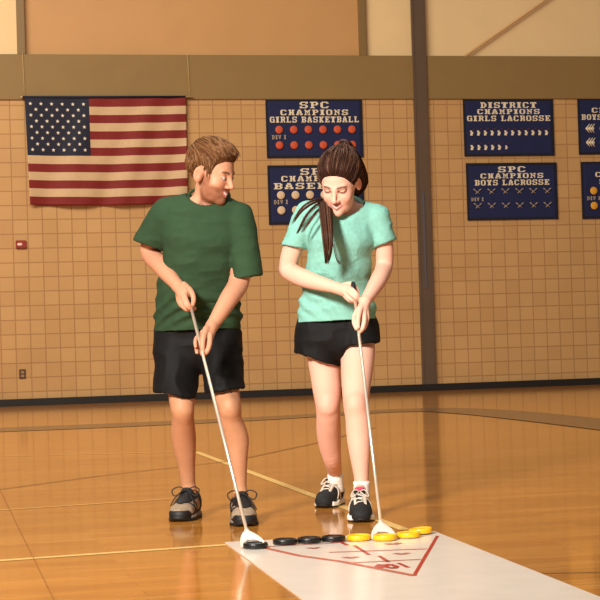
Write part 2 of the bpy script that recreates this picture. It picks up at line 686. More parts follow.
def vnoise(P):
    """smooth value noise in -1..1"""
    f = np.floor(P).astype(int)
    t = P - f
    t = t * t * (3 - 2 * t)
    f &= 31
    g = (f + 1) & 31
    r = 0
    for i in (0, 1):
        for j in (0, 1):
            for k in (0, 1):
                w = (t[:, 0] if i else 1 - t[:, 0]) * (t[:, 1] if j else 1 - t[:, 1]) * (t[:, 2] if k else 1 - t[:, 2])
                r = r + w * _lat[(g if i else f)[:, 0], (g if j else f)[:, 1], (g if k else f)[:, 2]]
    return r * 2 - 1


def link_vq(name, V, Q, materials, parent=None, tone=None, face_mat=None):
    me = bpy.data.meshes.new(name)
    me.vertices.add(len(V))
    me.vertices.foreach_set('co', V.astype(np.float32).ravel())
    me.loops.add(len(Q) * 4)
    me.loops.foreach_set('vertex_index', Q.astype(np.int32).ravel())
    me.polygons.add(len(Q))
    me.polygons.foreach_set('loop_start', np.arange(0, len(Q) * 4, 4, dtype=np.int32))
    if face_mat is not None:
        me.polygons.foreach_set('material_index', face_mat.astype(np.int32))
    me.update(calc_edges=True)
    if tone is not None:
        a = me.color_attributes.new('tone', 'FLOAT_COLOR', 'POINT')
        a.data.foreach_set('color', np.hstack([tone, np.ones((len(V), 1))]).astype(np.float32).ravel())
    return link(name, me, materials, parent, smooth=True)


def sstep(a, b, x):
    t = np.clip((x - a) / (b - a), 0, 1)
    return t * t * (3 - 2 * t)


# ------------------------------------------------------------------ the gym shell
def structure(name, bm, m, parent=None, matrix=None):
    o = obj(name, bm, m, parent)
    o['kind'] = 'structure'
    if matrix is not None:
        o.matrix_world = matrix
    return o


bm = bmesh.new()
FLOORM = Matrix.Translation((W0.x, W0.y, 0)) @ Matrix.Rotation(WALL_A, 4, 'Z')
box(bm, (-24, -32, -0.2), (24, 0.3, 0))
structure('floor', bm, M['floor'], matrix=FLOORM)

_, Z_BAND0 = wl(300, 99.5)
_, Z_BAND1 = wl(300, 55.5)
bm = bmesh.new()
box(bm, (-24, -0.3, 0), (24, 0, Z_BAND0))
structure('wall_back', bm, M['block'], matrix=WALLMAT)
bm = bmesh.new()
box(bm, (-24, -0.3, Z_BAND0), (24, 0.03, Z_BAND1), bevel=0.006)
structure('trim_1', bm, M['olive'], matrix=WALLMAT)
u17, u25 = wl(17, 40)[0], wl(25, 40)[0]
u360, u366 = wl(359.5, 40)[0], wl(366, 40)[0]
for name, ua, ub, m, off in (('wall_upper_left', -24, u17, 'cream_panel', -0.04), ('wall_upper_middle', u25, u360, 'tan_panel', -0.06), ('wall_upper_right', u366, 24, 'cream_panel', -0.04)):
    bm = bmesh.new()
    box(bm, (ua, -0.3, Z_BAND1), (ub, off, 9.5))
    structure(name, bm, M[m], matrix=WALLMAT)
for i, (ua, ub) in enumerate(((u17, u25), (u360, u366))):
    bm = bmesh.new()
    box(bm, (ua, -0.3, Z_BAND1), (ub, 0.03, 9.5), bevel=0.006)
    structure('trim_%d' % (i + 2), bm, M['mullion'], matrix=WALLMAT)
bm = bmesh.new()
box(bm, (-24, 0, 0), (24, 0.075, 0.095), bevel=0.005)
structure('baseboard_back', bm, M['black_base'], matrix=WALLMAT)

# brown steel column in front of the wall, with its slot
uc, _ = wl(430, 385, 0.06)
bm = bmesh.new()
box(bm, (uc - 0.10, 0.0, 0), (uc + 0.10, 0.05, 9.5), bevel=0.006)
box(bm, (uc - 0.10, 0.045, 0), (uc - 0.072, 0.06, 9.5), bevel=0.004)
box(bm, (uc + 0.072, 0.045, 0), (uc + 0.10, 0.06, 9.5), bevel=0.004)
structure('trim_4', bm, M['column'], matrix=WALLMAT)
bm = bmesh.new()
za, zb = wl(425, 288, 0.06)[1], wl(425, 192, 0.06)[1]
box(bm, (uc - 0.028, 0.045, za), (uc + 0.004, 0.064, zb), bevel=0.003)
structure('trim_5', bm, M['slot'], matrix=WALLMAT)

# slanting tie rod on the upper right panel
bm = bmesh.new()
a, b = wl(465, 56, 0.05), wl(548, -2, 0.05)
du, dz = b[0] - a[0], b[1] - a[1]
tube(bm, [(a[0], 0.02, a[1]), (a[0] + du * 3, 0.02, a[1] + dz * 3)], 0.019, 10)
o = obj('tie_rod', bm, M['steel_rod'])
o.matrix_world = WALLMAT
tag(o, 'thin tan bracing rod slanting across the cream upper wall panel', 'rod')


# painted court lines on the floor
def court_line(name, pts, w, m, label, z=0.0015):
    bm = bmesh.new()
    P = []
    for p in pts:
        P.append(ground(p[0], p[1]))
    ws = w if isinstance(w, (list, tuple)) else [w] * len(P)
    L, R = [], []
    for i, p in enumerate(P):
        t = (P[min(i + 1, len(P) - 1)] - P[max(i - 1, 0)]).normalized()
        n = Vector((-t.y, t.x, 0))
        L.append(bm.verts.new((p.x + n.x * ws[i] / 2, p.y + n.y * ws[i] / 2, z)))
        R.append(bm.verts.new((p.x - n.x * ws[i] / 2, p.y - n.y * ws[i] / 2, z)))
    for i in range(len(P) - 1):
        bm.faces.new((L[i], R[i], R[i + 1], L[i + 1]))
    bmesh.ops.recalc_face_normals(bm, faces=bm.faces[:])
    for f in bm.faces:
        if f.normal.z < 0:
            f.normal_flip()
    o = obj(name, bm, m)
    tag(o, label, 'court line')
    o['kind'] = 'structure'
    return o


court_line('court_line', [(-30, 562.8), (0, 560.8), (226, 545)], 0.05, M['line_cream'], 'cream painted line running in from the left to the mat corner')
court_line('court_line', [(196, 452), (405, 530)], 0.05, M['line_cream'], 'cream painted line passing diagonally behind the two pairs of shoes')
court_line('court_line', [(-40, 457.5), (0, 456.5), (197, 451.5)], 0.04, M['line_tan'], 'faint tan line across the left floor behind the man')
court_line('court_line', [(-40, 511.5), (0, 510.3), (170, 499)], 0.035, M['line_tan'], 'faint tan line beside the shoe of the man')
court_line('court_line', [(-30, 494), (0, 489.6), (100, 476), (233, 461), (317, 443), (375, 428)], 0.022, M['line_dark'], 'thin dark line crossing the floor behind both players', 0.003)
court_line('court_line', [(0, 489.6), (54, 600), (70, 640)], 0.004, M['line_seam'], 'thin dark line running toward the camera at the lower left', 0.002)


def court_band(top, bottom, m, label, z=0.003):
    bm = bmesh.new()
    up, dn = spline(top, 30), spline(bottom, 30)
    A = [bm.verts.new((ground(*p).x, ground(*p).y, z)) for p in up]
    B = [bm.verts.new((ground(*p).x, ground(*p).y, z)) for p in dn]
    for i in range(29):
        f = bm.faces.new((A[i], B[i], B[i + 1], A[i + 1]))
        f.normal_update()
        if f.normal.z < 0:
            f.normal_flip()
    o = obj('court_line', bm, m)
    tag(o, label, 'court line', kind='structure')


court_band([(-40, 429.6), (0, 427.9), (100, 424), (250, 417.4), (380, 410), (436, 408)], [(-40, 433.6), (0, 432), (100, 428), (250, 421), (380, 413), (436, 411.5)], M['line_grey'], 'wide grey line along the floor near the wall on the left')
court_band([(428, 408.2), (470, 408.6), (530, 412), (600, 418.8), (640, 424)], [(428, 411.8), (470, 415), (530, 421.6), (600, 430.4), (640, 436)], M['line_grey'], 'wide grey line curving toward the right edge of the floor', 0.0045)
court_line('court_line', [(470, 576), (600, 572.3), (640, 571)], 0.012, M['line_dark'], 'thin dark line at the lower right edge beyond the mat', 0.002)

# ------------------------------------------------------------------ flag
def wall_thing(name, px, py, off=0.0):
    """an Empty on the wall whose local x runs right, y out of the wall, z up"""
    u, z = wl(px, py, off)
    return empty(name, matrix=WALLMAT @ Matrix.Translation((u, off, z)))


def flag():
    root = wall_thing('flag', 106, 98, 0.05)
    tag(root, 'large American flag hanging on the block wall behind the man', 'flag')
    uL, z0 = wl(25.5, 98.5, 0.05)
    uR, _ = wl(187, 98.5, 0.05)
    uc, zc = wl(106, 98, 0.05)
    wid = uR - uL
    hgt = 103.5 / 71.6
    nx, nz = 130, 78

    def pos(s, t, lift=0.0):
        x = -wid / 2 + s * wid + 0.035 * (1 - s) * t - 0.025 * s * t
        sag = 0.02 * math.sin(math.pi * s) * t
        z = -t * (hgt - 0.0) - sag + 0.012 * math.sin(math.pi * s) * (1 - t) * -1
        y = 0.02 + 0.024 * math.sin(9 * s * 2 + 2.2 * t + 0.6) * (0.25 + t) + 0.020 * math.sin(34 * s + 8 * t) * (0.1 + 0.9 * s) * (0.5 + 0.5 * t) + lift
        return Vector((x, y, z))
    bm = bmesh.new()
    g = [[bm.verts.new(pos(i / nx, j / nz)) for i in range(nx + 1)] for j in range(nz + 1)]
    for j in range(nz):
        for i in range(nx):
            f = bm.faces.new((g[j][i], g[j + 1][i], g[j + 1][i + 1], g[j][i + 1]))
            f.smooth = True
            stripe = j * 13 // nz
            canton = i < nx * 0.39 and j < nz * 7 / 13
            f.material_index = 2 if canton else (0 if stripe % 2 == 0 else 1)
    for r in range(9):                                     # 50 stars
        for c in range(6 if r % 2 == 0 else 5):
            s = 0.39 * ((2 * c + 1 + (r % 2)) / 12)
            t = 7 / 13 * ((r + 1) / 10)
            R = 0.027
            vs = []
            for k in range(10):
                rr = R if k % 2 == 0 else R * 0.42
                a = math.pi / 2 + k * math.pi / 5
                vs.append(bm.verts.new(pos(s + rr * math.cos(a) / wid, t - rr * math.sin(a) / hgt, 0.006)))
            f = bm.faces.new(vs)
            f.material_index = 3
    o = obj('cloth', bm, [M['flag_red'], M['flag_white'], M['flag_blue'], M['flag_star']], root)
    md = o.modifiers.new('thickness', 'SOLIDIFY')
    md.thickness = 0.004
    bm = bmesh.new()
    tube(bm, [(-wid / 2 - 0.03, 0.02, 0.012), (wid / 2 - 0.01, 0.02, 0.012)], 0.016, 10)
    obj('sleeve', bm, M['flag_blue'], root, True)
    bm = bmesh.new()
    tube(bm, [(-wid / 2 - 0.05, 0.02, 0.014), (wid / 2 + 0.085, 0.02, 0.014)], 0.012, 10)
    obj('rod', bm, M['pale_rod'], root, True)
    for x in (-wid / 2, wid / 2 + 0.05):
        bm = bmesh.new()
        tube(bm, [(x, 0.015, 0.01), (x - 0.012, 0.0, 0.62)], 0.003, 6)
        obj('cord', bm, M['pale_rod'], root, True)


flag()

# ------------------------------------------------------------------ banners
FONT = {
    'S': '.######/##...##/##...../.#####./.....##/##...##/######.',
    'P': '######./.##..##/.##..##/.#####./.##..../.##..../####...',
    'C': '.#####./##...##/##...../##...../##...../##...##/.#####.',
    'H': '###.###/.##.##./.##.##./.#####./.##.##./.##.##./###.###',
    'A': '..###../..###../.##.##./.##.##./.#####./##...##/###.###',
    'M': '##...##/.##.##./.#####./.#.#.#./.#.#.#./.#...#./###.###',
    'I': '#####/.###./.###./.###./.###./.###./#####',
    'O': '.#####./##...##/##...##/##...##/##...##/##...##/.#####.',
    'N': '##..###/.##..#./.###.#./.#.###./.#..##./.#...#./###..#.',
    'G': '.#####./##...##/##...../##..###/##...##/##...##/.######',
    'R': '######./.##..##/.##..##/.#####./.##.##./.##..##/###..##',
    'L': '####.../.##..../.##..../.##..../.##..../.##...#/#######',
    'B': '######./.##..##/.##..##/.#####./.##..##/.##..##/######.',
    'E': '#######/.##...#/.##.#../.####../.##.#../.##...#/#######',
    'F': '#######/.##...#/.##.#../.####../.##.#../.##..../####...',
    'K': '###.###/.##.##./.####../.###.../.####../.##.##./###.###',
    'T': '#######/#.###.#/..###../..###../..###../..###../.#####.',
    'D': '#####../.##.##./.##..##/.##..##/.##..##/.##.##./#####..',
    'Y': '###.###/.##.##./.##.##./..###../..###../..###../.#####.',
    'V': '###.###/.##.##./.##.##./.##.##./..###../..###../...#...',
    ' ': '.../.../.../.../.../.../...',
}


def lettering(bm, text, xc, zc, width, height, y=0.012, left=False):
    cols = sum(len(FONT[c].split('/')[0]) + 2 for c in text) - 2
    cw, ch = width / cols, height / 7
    x = xc if left else xc - width / 2
    for c in text:
        rows = FONT[c].split('/')
        for j, r in enumerate(rows):
            i = 0
            while i < len(r):
                if r[i] == '#':
                    e = i
                    while e < len(r) and r[e] == '#':
                        e += 1
                    box(bm, (x + i * cw, y - 0.006, zc + height / 2 - (j + 1) * ch), (x + e * cw, y + 0.003, zc + height / 2 - j * ch))
                    i = e
                else:
                    i += 1
        x += (len(rows[0]) + 2) * cw


def words(root, name, text, x, z, width, height, m):
    """one mesh per word"""
    n = [sum(len(FONT[c].split('/')[0]) + 2 for c in wd) - 2 for wd in text.split(' ')]
    cols = sum(len(FONT[c].split('/')[0]) + 2 for c in text) - 2
    cw = width / cols
    for wd, k in zip(text.split(' '), n):
        if wd:
            bm = bmesh.new()
            box(bm, (x, 0.003, z - height / 2), (x + k * cw, 0.008, z + height / 2), 1)
            lettering(bm, wd, x, z, k * cw, height, left=True)
            obj(name, bm, [m, M['navy']], root)
        x += (k + 7) * cw


def emblem_ball(r):
    bm = bmesh.new()
    bmesh.ops.create_uvsphere(bm, u_segments=20, v_segments=10, radius=r)
    for v in bm.verts:
        v.co.y *= 0.30
    for f in bm.faces:
        f.smooth = True
    return bm


def banner(corners, lines, label, marks, word=None):
    """corners TL, TR, BR, BL in pixels of the photograph; lines: (text, fraction from top, width fraction, height px)"""
    P = [wl(x, y, 0.02) for x, y in corners]
    uc = sum(p[0] for p in P) / 4
    zc = sum(p[1] for p in P) / 4
    w = (P[1][0] + P[2][0] - P[0][0] - P[3][0]) / 2
    h = (P[0][1] + P[1][1] - P[2][1] - P[3][1]) / 2
    root = empty('championship_banner', matrix=WALLMAT @ Matrix.Translation((uc, 0.010, zc)))
    tag(root, label, 'banner', 'navy championship banners on the block wall')
    bm = bmesh.new()
    n = 24
    ph = random.random() * 6

    def yy(s, t):
        return 0.006 + 0.005 * math.sin(7 * s + 3 * t + ph) + 0.002
    g = [[bm.verts.new((-w / 2 + w * i / n, yy(i / n, j / n) * 0.4, h / 2 - h * j / n - 0.010 * math.sin(math.pi * i / n) * (1 if j == 0 else 0))) for i in range(n + 1)] for j in range(n + 1)]
    for j in range(n):
        for i in range(n):
            f = bm.faces.new((g[j][i], g[j + 1][i], g[j + 1][i + 1], g[j][i + 1]))
            f.smooth = True
            f.material_index = 1 if (i == 0 or j == 0 or i == n - 1 or j == n - 1) and False else 0
    o = obj('cloth', bm, [M['navy']], root)
    o.modifiers.new('thickness', 'SOLIDIFY').thickness = 0.004
    bm = bmesh.new()
    e = 0.035
    for lo, hi in (((-w / 2, -h / 2), (w / 2, -h / 2 + e)), ((-w / 2, h / 2 - e), (w / 2, h / 2)), ((-w / 2, -h / 2 + e), (-w / 2 + e, h / 2 - e)), ((w / 2 - e, -h / 2 + e), (w / 2, h / 2 - e))):
        box(bm, (lo[0], 0.0, lo[1]), (hi[0], 0.010, hi[1]))
    obj('hem', bm, M['navy_edge'], root)
    for text, fz, fw, hp, *at in lines:
        words(root, 'lettering', text, -w / 2 + at[0] * w if at else -fw * w / 2, h / 2 - fz * h, fw * w, hp / 71.0, M['cream_letter'])
    if word:
        words(root, 'division_lettering', word[0], -w / 2 + word[1] * w, h / 2 - word[2] * h, word[3] * w, word[4] / 71.0, M['grey_patch'])
    marks(root, w, h)
    return root


def balls(fz, m, r=0.056, x0=0.13, x1=0.885, n=6):
    def fn(root, w, h):
        first = None
        for z in fz:
            for k in range(n):
                x = -w / 2 + w * (x0 + (x1 - x0) * k / (n - 1))
                if first is None:
                    first = obj('ball_emblem', emblem_ball(r), m, root)
                    o = first
                else:
                    o = first.copy()
                    COL.objects.link(o)
                    o.parent = root
                o.location = (x, 0.020, h / 2 - z * h)
    return fn


def crossed_sticks(root, w, h):
    first = None
    for z in (0.495, 0.745):
        for k in range(6):
            x = -w / 2 + w * (0.115 + 0.77 * k / 5)
            if first is None:
                bm = bmesh.new()
                for s in (-1, 1):
                    tube(bm, [(-s * 0.03, 0, -0.035), (s * 0.03, 0.0, 0.012)], 0.006, 6)
                    tube(bm, [(s * 0.026, 0, 0.008), (s * 0.04, 0, 0.022), (s * 0.058, 0, 0.034)], [0.010, 0.02, 0.014], 8, flat=0.5)
                first = o = obj('crossed_sticks_emblem', bm, M['grey_patch'], root)
            else:
                o = first.copy()
                COL.objects.link(o)
                o.parent = root
            o.location = (x, 0.014, h / 2 - z * h)


def player_marks(root, w, h):
    first = dot = None
    for z, n in ((0.60, 12), (0.85, 6)):
        for k in range(n):
            x = -w / 2 + w * (0.085 + 0.83 * k / 11)
            if first is None:
                bm = bmesh.new()
                box(bm, (-0.022, -0.004, -0.034), (0.012, 0.004, -0.006))
                box(bm, (-0.014, -0.004, -0.008), (0.022, 0.004, 0.016))
                box(bm, (-0.022, -0.004, 0.014), (0.006, 0.004, 0.036))
                first = o = obj('player_emblem', bm, M['cream_letter'], root)
                bm = bmesh.new()
                box(bm, (-0.012, -0.004, -0.008), (0.012, 0.004, 0.008))
                dot = d = obj('red_mark', bm, M['red_patch'], root)
            else:
                o = first.copy()
                d = dot.copy()
                for q in (o, d):
                    COL.objects.link(q)
                    q.parent = root
            s = 0.75 if (z > 0.8 and k == 5) else 1
            o.scale = (s, 1, s)
            o.location = (x, 0.014, h / 2 - z * h)
            d.location = (x + 0.04, 0.014, h / 2 - z * h + 0.06)


def wing_marks(root, w, h):
    first = None
    for z in (0.545, 0.79):
        for k in range(5):
            x = -w / 2 + w * (0.125 + 0.155 * k)
            if first is None:
                bm = bmesh.new()
                for dx in (-0.03, 0.0, 0.03):
                    tube(bm, [(dx + 0.03, 0, 0.055), (dx - 0.012, 0, 0.0), (dx + 0.022, 0, -0.05)], [0.009, 0.018, 0.009], 6, flat=0.5)
                box(bm, (-0.045, -0.004, -0.012), (0.05, 0.004, 0.012))
                first = o = obj('wing_emblem', bm, M['cream_letter'], root)
            else:
                o = first.copy()
                COL.objects.link(o)
                o.parent = root
            o.location = (x, 0.014, h / 2 - z * h)
            o.scale = (1.3, 1, 1.2)


random.seed(3)
banner([(265.5, 99), (362, 98), (363.5, 157), (267, 158.5)],
       [('SPC', 0.110, 0.30, 6.4), ('CHAMPIONS', 0.235, 0.70, 5.4), ('GIRLS BASKETBALL', 0.355, 0.92, 5.8)],
       'navy banner reading GIRLS BASKETBALL with rows of orange balls', balls((0.525, 0.785), M['ball_orange']), ('DIV I', 0.055, 0.65, 0.145, 4.2))
banner([(267.5, 165.5), (363, 164.5), (365, 223), (269, 225)],
       [('SPC', 0.11, 0.32, 6.4), ('CHAMPIONS', 0.228, 0.72, 5.4), ('BASEBALL', 0.352, 0.88, 6.0)],
       'navy banner partly hidden behind the woman with rows of cream balls', balls((0.505, 0.76), M['ball_cream'], 0.058), ('DIV I', 0.055, 0.62, 0.145, 4.2))
banner([(462.5, 99), (552.7, 98), (555, 155.5), (465, 156.5)],
       [('DISTRICT', 0.115, 0.62, 5.8), ('CHAMPIONS', 0.228, 0.69, 5.0), ('GIRLS LACROSSE', 0.345, 0.92, 5.5)],
       'navy banner reading DISTRICT CHAMPIONS GIRLS LACROSSE, right of the brown column', player_marks)
banner([(465.7, 163.5), (556.5, 162), (558.5, 219), (467.9, 220.5)],
       [('SPC', 0.115, 0.30, 5.8), ('CHAMPIONS', 0.228, 0.69, 5.0), ('BOYS LACROSSE', 0.345, 0.82, 5.5)],
       'navy banner reading BOYS LACROSSE with two rows of grey crossed sticks', crossed_sticks, ('DIV I', 0.045, 0.635, 0.135, 3.6))
banner([(577, 98), (667, 96.8), (669.5, 153.5), (579.5, 154.8)],
       [('CHAMPIONS', 0.225, 0.69, 5.0), ('BOYS', 0.345, 0.22, 5.5, 0.04)],
       'navy banner reading BOYS, cut off by the right edge above another banner', wing_marks)
banner([(580.5, 162), (670.5, 160.8), (673, 217.5), (583, 219)],
       [('CHAMPIONS', 0.225, 0.69, 5.0), ('SOFTBALL', 0.345, 0.60, 5.5)],
       'navy banner with yellow balls, cut off by the right edge', balls((0.51, 0.77), M['ball_yellow'], 0.056), ('DIV I', 0.055, 0.64, 0.145, 3.8))

# ------------------------------------------------------------------ small things on the wall
t = wall_thing('fire_alarm', 21, 244.5)
tag(t, 'small red fire alarm with white lens on the left of the block wall', 'alarm')
bm = bmesh.new()
box(bm, (-0.072, 0, -0.055), (0.072, 0.035, 0.055), bevel=0.008)
obj('housing', bm, M['alarm_red'], t)
bm = bmesh.new()
box(bm, (-0.05, 0.03, -0.018), (0.012, 0.05, 0.018), bevel=0.005)
obj('lens', bm, M['alarm_white'], t)
t = wall_thing('wall_outlet', 22.5, 374)
tag(t, 'small beige electrical outlet low on the block wall at the left', 'outlet')
bm = bmesh.new()
box(bm, (-0.045, 0, -0.065), (0.045, 0.012, 0.065), bevel=0.004)
obj('cover_plate', bm, M['outlet_dark'], t)
for z in (-0.024, 0.024):
    bm = bmesh.new()
    box(bm, (-0.024, 0.01, z - 0.019), (0.024, 0.018, z + 0.019), bevel=0.004)
    obj('socket', bm, M['outlet'], t)

# ------------------------------------------------------------------ shuffleboard mat
def mat_game():
    z = 0.004
    A, B = ground(225, 543), ground(434.5, 532)
    A2, B2 = ground(302, 599.7), ground(600, 598)
    dl, dr = (A2 - A).normalized(), (B2 - B).normalized()
    A3, B3 = A + dl * 6.0, B + dr * 6.0
    bm = bmesh.new()
    prism(bm, [(p.x, p.y) for p in (A, A3, B3, B)], 0.0005, z)
    o = obj('shuffleboard_mat', bm, M['mat_white'])
    tag(o, 'long glossy white floor mat printed with a red scoring triangle', 'mat')

    def stroke(name, pts, wd, m, zz=z + 0.001):
        bm = bmesh.new()
        P = [ground(*p) for p in pts]
        for i, (a, b) in enumerate(zip(P, P[1:])):
            d = (b - a).normalized()
            n = Vector((-d.y, d.x, 0)) * wd / 2
            vs = [bm.verts.new((q.x, q.y, zz + 0.00025 * i)) for q in (a + n, a - n, b - n, b + n)]
            f = bm.faces.new(vs)
            f.normal_update()
            if f.normal.z < 0:
                f.normal_flip()
        return obj(name, bm, m, o)
    stroke('right_edge_line', [(437.5, 537), (414, 577)], 0.014, M['red_line'])
    stroke('left_edge_line', [(258, 547.5), (300, 557), (340, 562.5), (414.5, 577)], 0.026, M['red_faint'])
    stroke('row_line', [(329, 553.5), (427, 550)], 0.022, M['red_faint'])
    stroke('row_line', [(348, 564.3), (421, 560.5)], 0.020, M['red_faint'])
    for a, b in (((341, 543.5), (347.5, 546.3)), ((354.5, 546.5), (369, 556)), ((379, 557), (388.5, 563.3)), ((398, 564.2), (408.5, 568.8))):
        stroke('center_line', [a, b], 0.016, M['red_line'])
    stroke('base_line', [(252, 548.5), (330, 544.5), (425, 534.5)], 0.016, M['red_faint'])
    # 10 at the tip, 7s and 8s in the rows, lying on the mat
    stroke('digit', [(380, 565.5), (377, 568), (380, 569.3), (388, 566.2)], 0.02, M['red_line'])
    stroke('digit', [(383, 566), (390, 565.5), (397, 568), (394, 569.8), (387, 568.6), (384, 566.6)], 0.02, M['red_line'])
    for x, y, ww in ((396, 555, 12), (386, 545, 14), (345, 558.8, 12), (311, 549.3, 6)):
        stroke('digit', [(x, y + 0.4), (x + ww / 2, y - 0.3), (x + ww, y)], 0.05, M['red_faint'] if ww > 8 else M['red_line'])
    return o


mat_game()


# ------------------------------------------------------------------ discs
def disc(name, m, px, py, label, group, tilt=None, z=0.0055):
    R = 0.0495
    root = empty(name, loc=Vector((0, 0, 0)))
    bm = bmesh.new()
    lathe(bm, [(0, 0), (R - 0.006, 0), (R - 0.001, 0.003), (R, 0.008), (R, 0.015), (R - 0.002, 0.0195), (R - 0.006, 0.0215), (R - 0.012, 0.0205), (R - 0.015, 0.016), (R - 0.022, 0.0145), (0, 0.0145)])
    o = obj('rim_body', bm, m, root)
    bm = bmesh.new()
    lathe(bm, [(0, 0.014), (0.030, 0.014), (0.030, 0.0165), (0.026, 0.018), (0, 0.018)], 32)
    obj('centre_boss', bm, m, root)
    p = ground(px, py, 0.012)
    root.location = (p.x, p.y, z)
    if tilt:
        root.rotation_euler = tilt
    tag(root, label, 'disc', group)
    return root


gb, gy = 'black shuffleboard discs on the mat', 'yellow shuffleboard discs on the mat'
disc('shuffleboard_disc', M['puck_black'], 255.5, 546.2, 'black disc held in the white head of the cue of the man', gb)
disc('shuffleboard_disc', M['puck_black'], 285, 542.4, 'black disc lying loose, next to the cue head of the man', gb)
disc('shuffleboard_disc', M['puck_black'], 309.3, 540.8, 'black disc in the middle of the three loose black discs', gb)
disc('shuffleboard_disc', M['puck_black'], 333.5, 539.3, 'black disc touching the leftmost yellow disc', gb)
disc('shuffleboard_disc', M['puck_yellow'], 359, 538.3, 'yellow disc next to the black discs', gy)
disc('shuffleboard_disc', M['puck_yellow'], 385, 538.2, 'yellow disc held in the white head of the cue of the woman', gy)
disc('shuffleboard_disc', M['puck_yellow'], 408.5, 535.6, 'yellow disc just right of the cue head of the woman', gy)
disc('shuffleboard_disc', M['puck_yellow'], 421.0, 532.2, 'rightmost yellow disc, a little tilted at the far corner of the mat', gy, (0.0, -0.06, 0), 0.0085)


# ------------------------------------------------------------------ cues
def cue(top, sock, disc_px, label, tip, hw=0.052):
    """top, sock: world points; the head straddles the disc at disc_px"""
    root = empty('shuffleboard_cue', loc=(0, 0, 0))
    tag(root, label, 'cue', None)
    axis = (sock - top).normalized()
    bm = bmesh.new()
    tube(bm, [top, top.lerp(sock, 0.5), sock + axis * 0.01], [0.0072, 0.007, 0.0066], 12)
    obj('shaft', bm, M['cue_steel'], root)
    bm = bmesh.new()
    tube(bm, [top - axis * tip, top - axis * (tip - 0.006), top + axis * 0.06], [0.007, 0.0105, 0.0105], 12)
    obj('grip', bm, M['cue_black'], root)
    c = ground(disc_px[0], disc_px[1], 0.012)
    # the head: a curved plate from the socket down to two prongs beside the disc
    base = Vector((c.x, c.y + 0.034, 0.010))
    up = (sock - base)
    X = Vector((1, 0, 0))
    up = up - X * up.x * 0.0
    h = up.length
    bm = bmesh.new()
    rows = 18
    prof = []
    for i in range(rows + 1):
        t = i / rows                                   # 0 = socket, 1 = prong tips
        w = 0.011 + (hw - 0.011) * (math.sin(min(t * 1.12, 1) * math.pi / 2) ** 0.95)
        if t < 0.1:
            w = 0.011 + 0.2 * (t / 0.1) * 0.02
        prof.append((t, w))
    cols = 20
    nrm = up.normalized().cross(X).normalized()
    if nrm.y > 0:
        nrm = -nrm
    grid = []
    for t, w in prof:
        row = []
        for j in range(cols + 1):
            s = -1 + 2 * j / cols
            p = sock.lerp(base, t) + X * (s * w)
            bend = (s * s) * 0.050 * t ** 2            # prongs come forward round the disc
            p += Vector((0, -1, 0)) * bend
            p += nrm * (0.006 * (1 - s * s))
            row.append(p)
        grid.append(row)
    # cut the arch that fits over the disc
    keep = []
    V = [[bm.verts.new(p) for p in r] for r in grid]
    for i in range(rows):
        for j in range(cols):
            s = -1 + 2 * (j + 0.5) / cols
            t = (i + 0.5) / rows
            if t > 0.66 and abs(s) < 0.80 * math.sqrt(max(0, 1 - ((1 - t) / 0.34) ** 2)):
                continue
            f = bm.faces.new((V[i][j], V[i + 1][j], V[i + 1][j + 1], V[i][j + 1]))
            f.smooth = True
    bmesh.ops.delete(bm, geom=[v for v in bm.verts if not v.link_faces], context='VERTS')
    bmesh.ops.recalc_face_normals(bm, faces=bm.faces[:])
    o = obj('head', bm, M['cue_white'], root)
    md = o.modifiers.new('thickness', 'SOLIDIFY')
    md.thickness = 0.010
    md.offset = 0
    md = o.modifiers.new('round', 'SUBSURF')
    md.levels = md.render_levels = 1
    bm = bmesh.new()
    tube(bm, [sock - axis * 0.012, sock + axis * 0.004, sock + axis * 0.022], [0.0095, 0.012, 0.013], 12)
    obj('ferrule', bm, M['cue_white'], root, True)
    return root


MAN_TOP = W(188.8, 298, 8.015)
MAN_SOCK = W(247, 532, 7.235)
cue(MAN_TOP, MAN_SOCK, (255, 546.2), 'steel shuffleboard cue with white head held by the man', 0.0)
WOM_TOP = W(353.2, 284.5, 8.10)
WOM_SOCK = W(380.8, 524, 7.43)
cue(WOM_TOP, WOM_SOCK, (384.5, 538.2), 'steel shuffleboard cue with black end and white head held by the woman', 0.012)


# ------------------------------------------------------------------ people
def PXR(r, d):
    return r * d / FPX


def jp(*pts):
    """(px, py, depth, radius px) -> [(world, radius m)]"""
    return [(W(p[0], p[1], p[2]), PXR(p[3], p[2])) for p in pts]


def head_rot(yaw, pitch, roll):
    """columns: local x (subject's right when facing +y), y = face forward, z = up, in the world.
    yaw 0 faces the camera (-Y), positive turns towards +X"""
    R = Matrix.Rotation(math.pi + yaw, 3, 'Z') @ Matrix.Rotation(-pitch, 3, 'X') @ Matrix.Rotation(roll, 3, 'Y')
    return np.array(R)


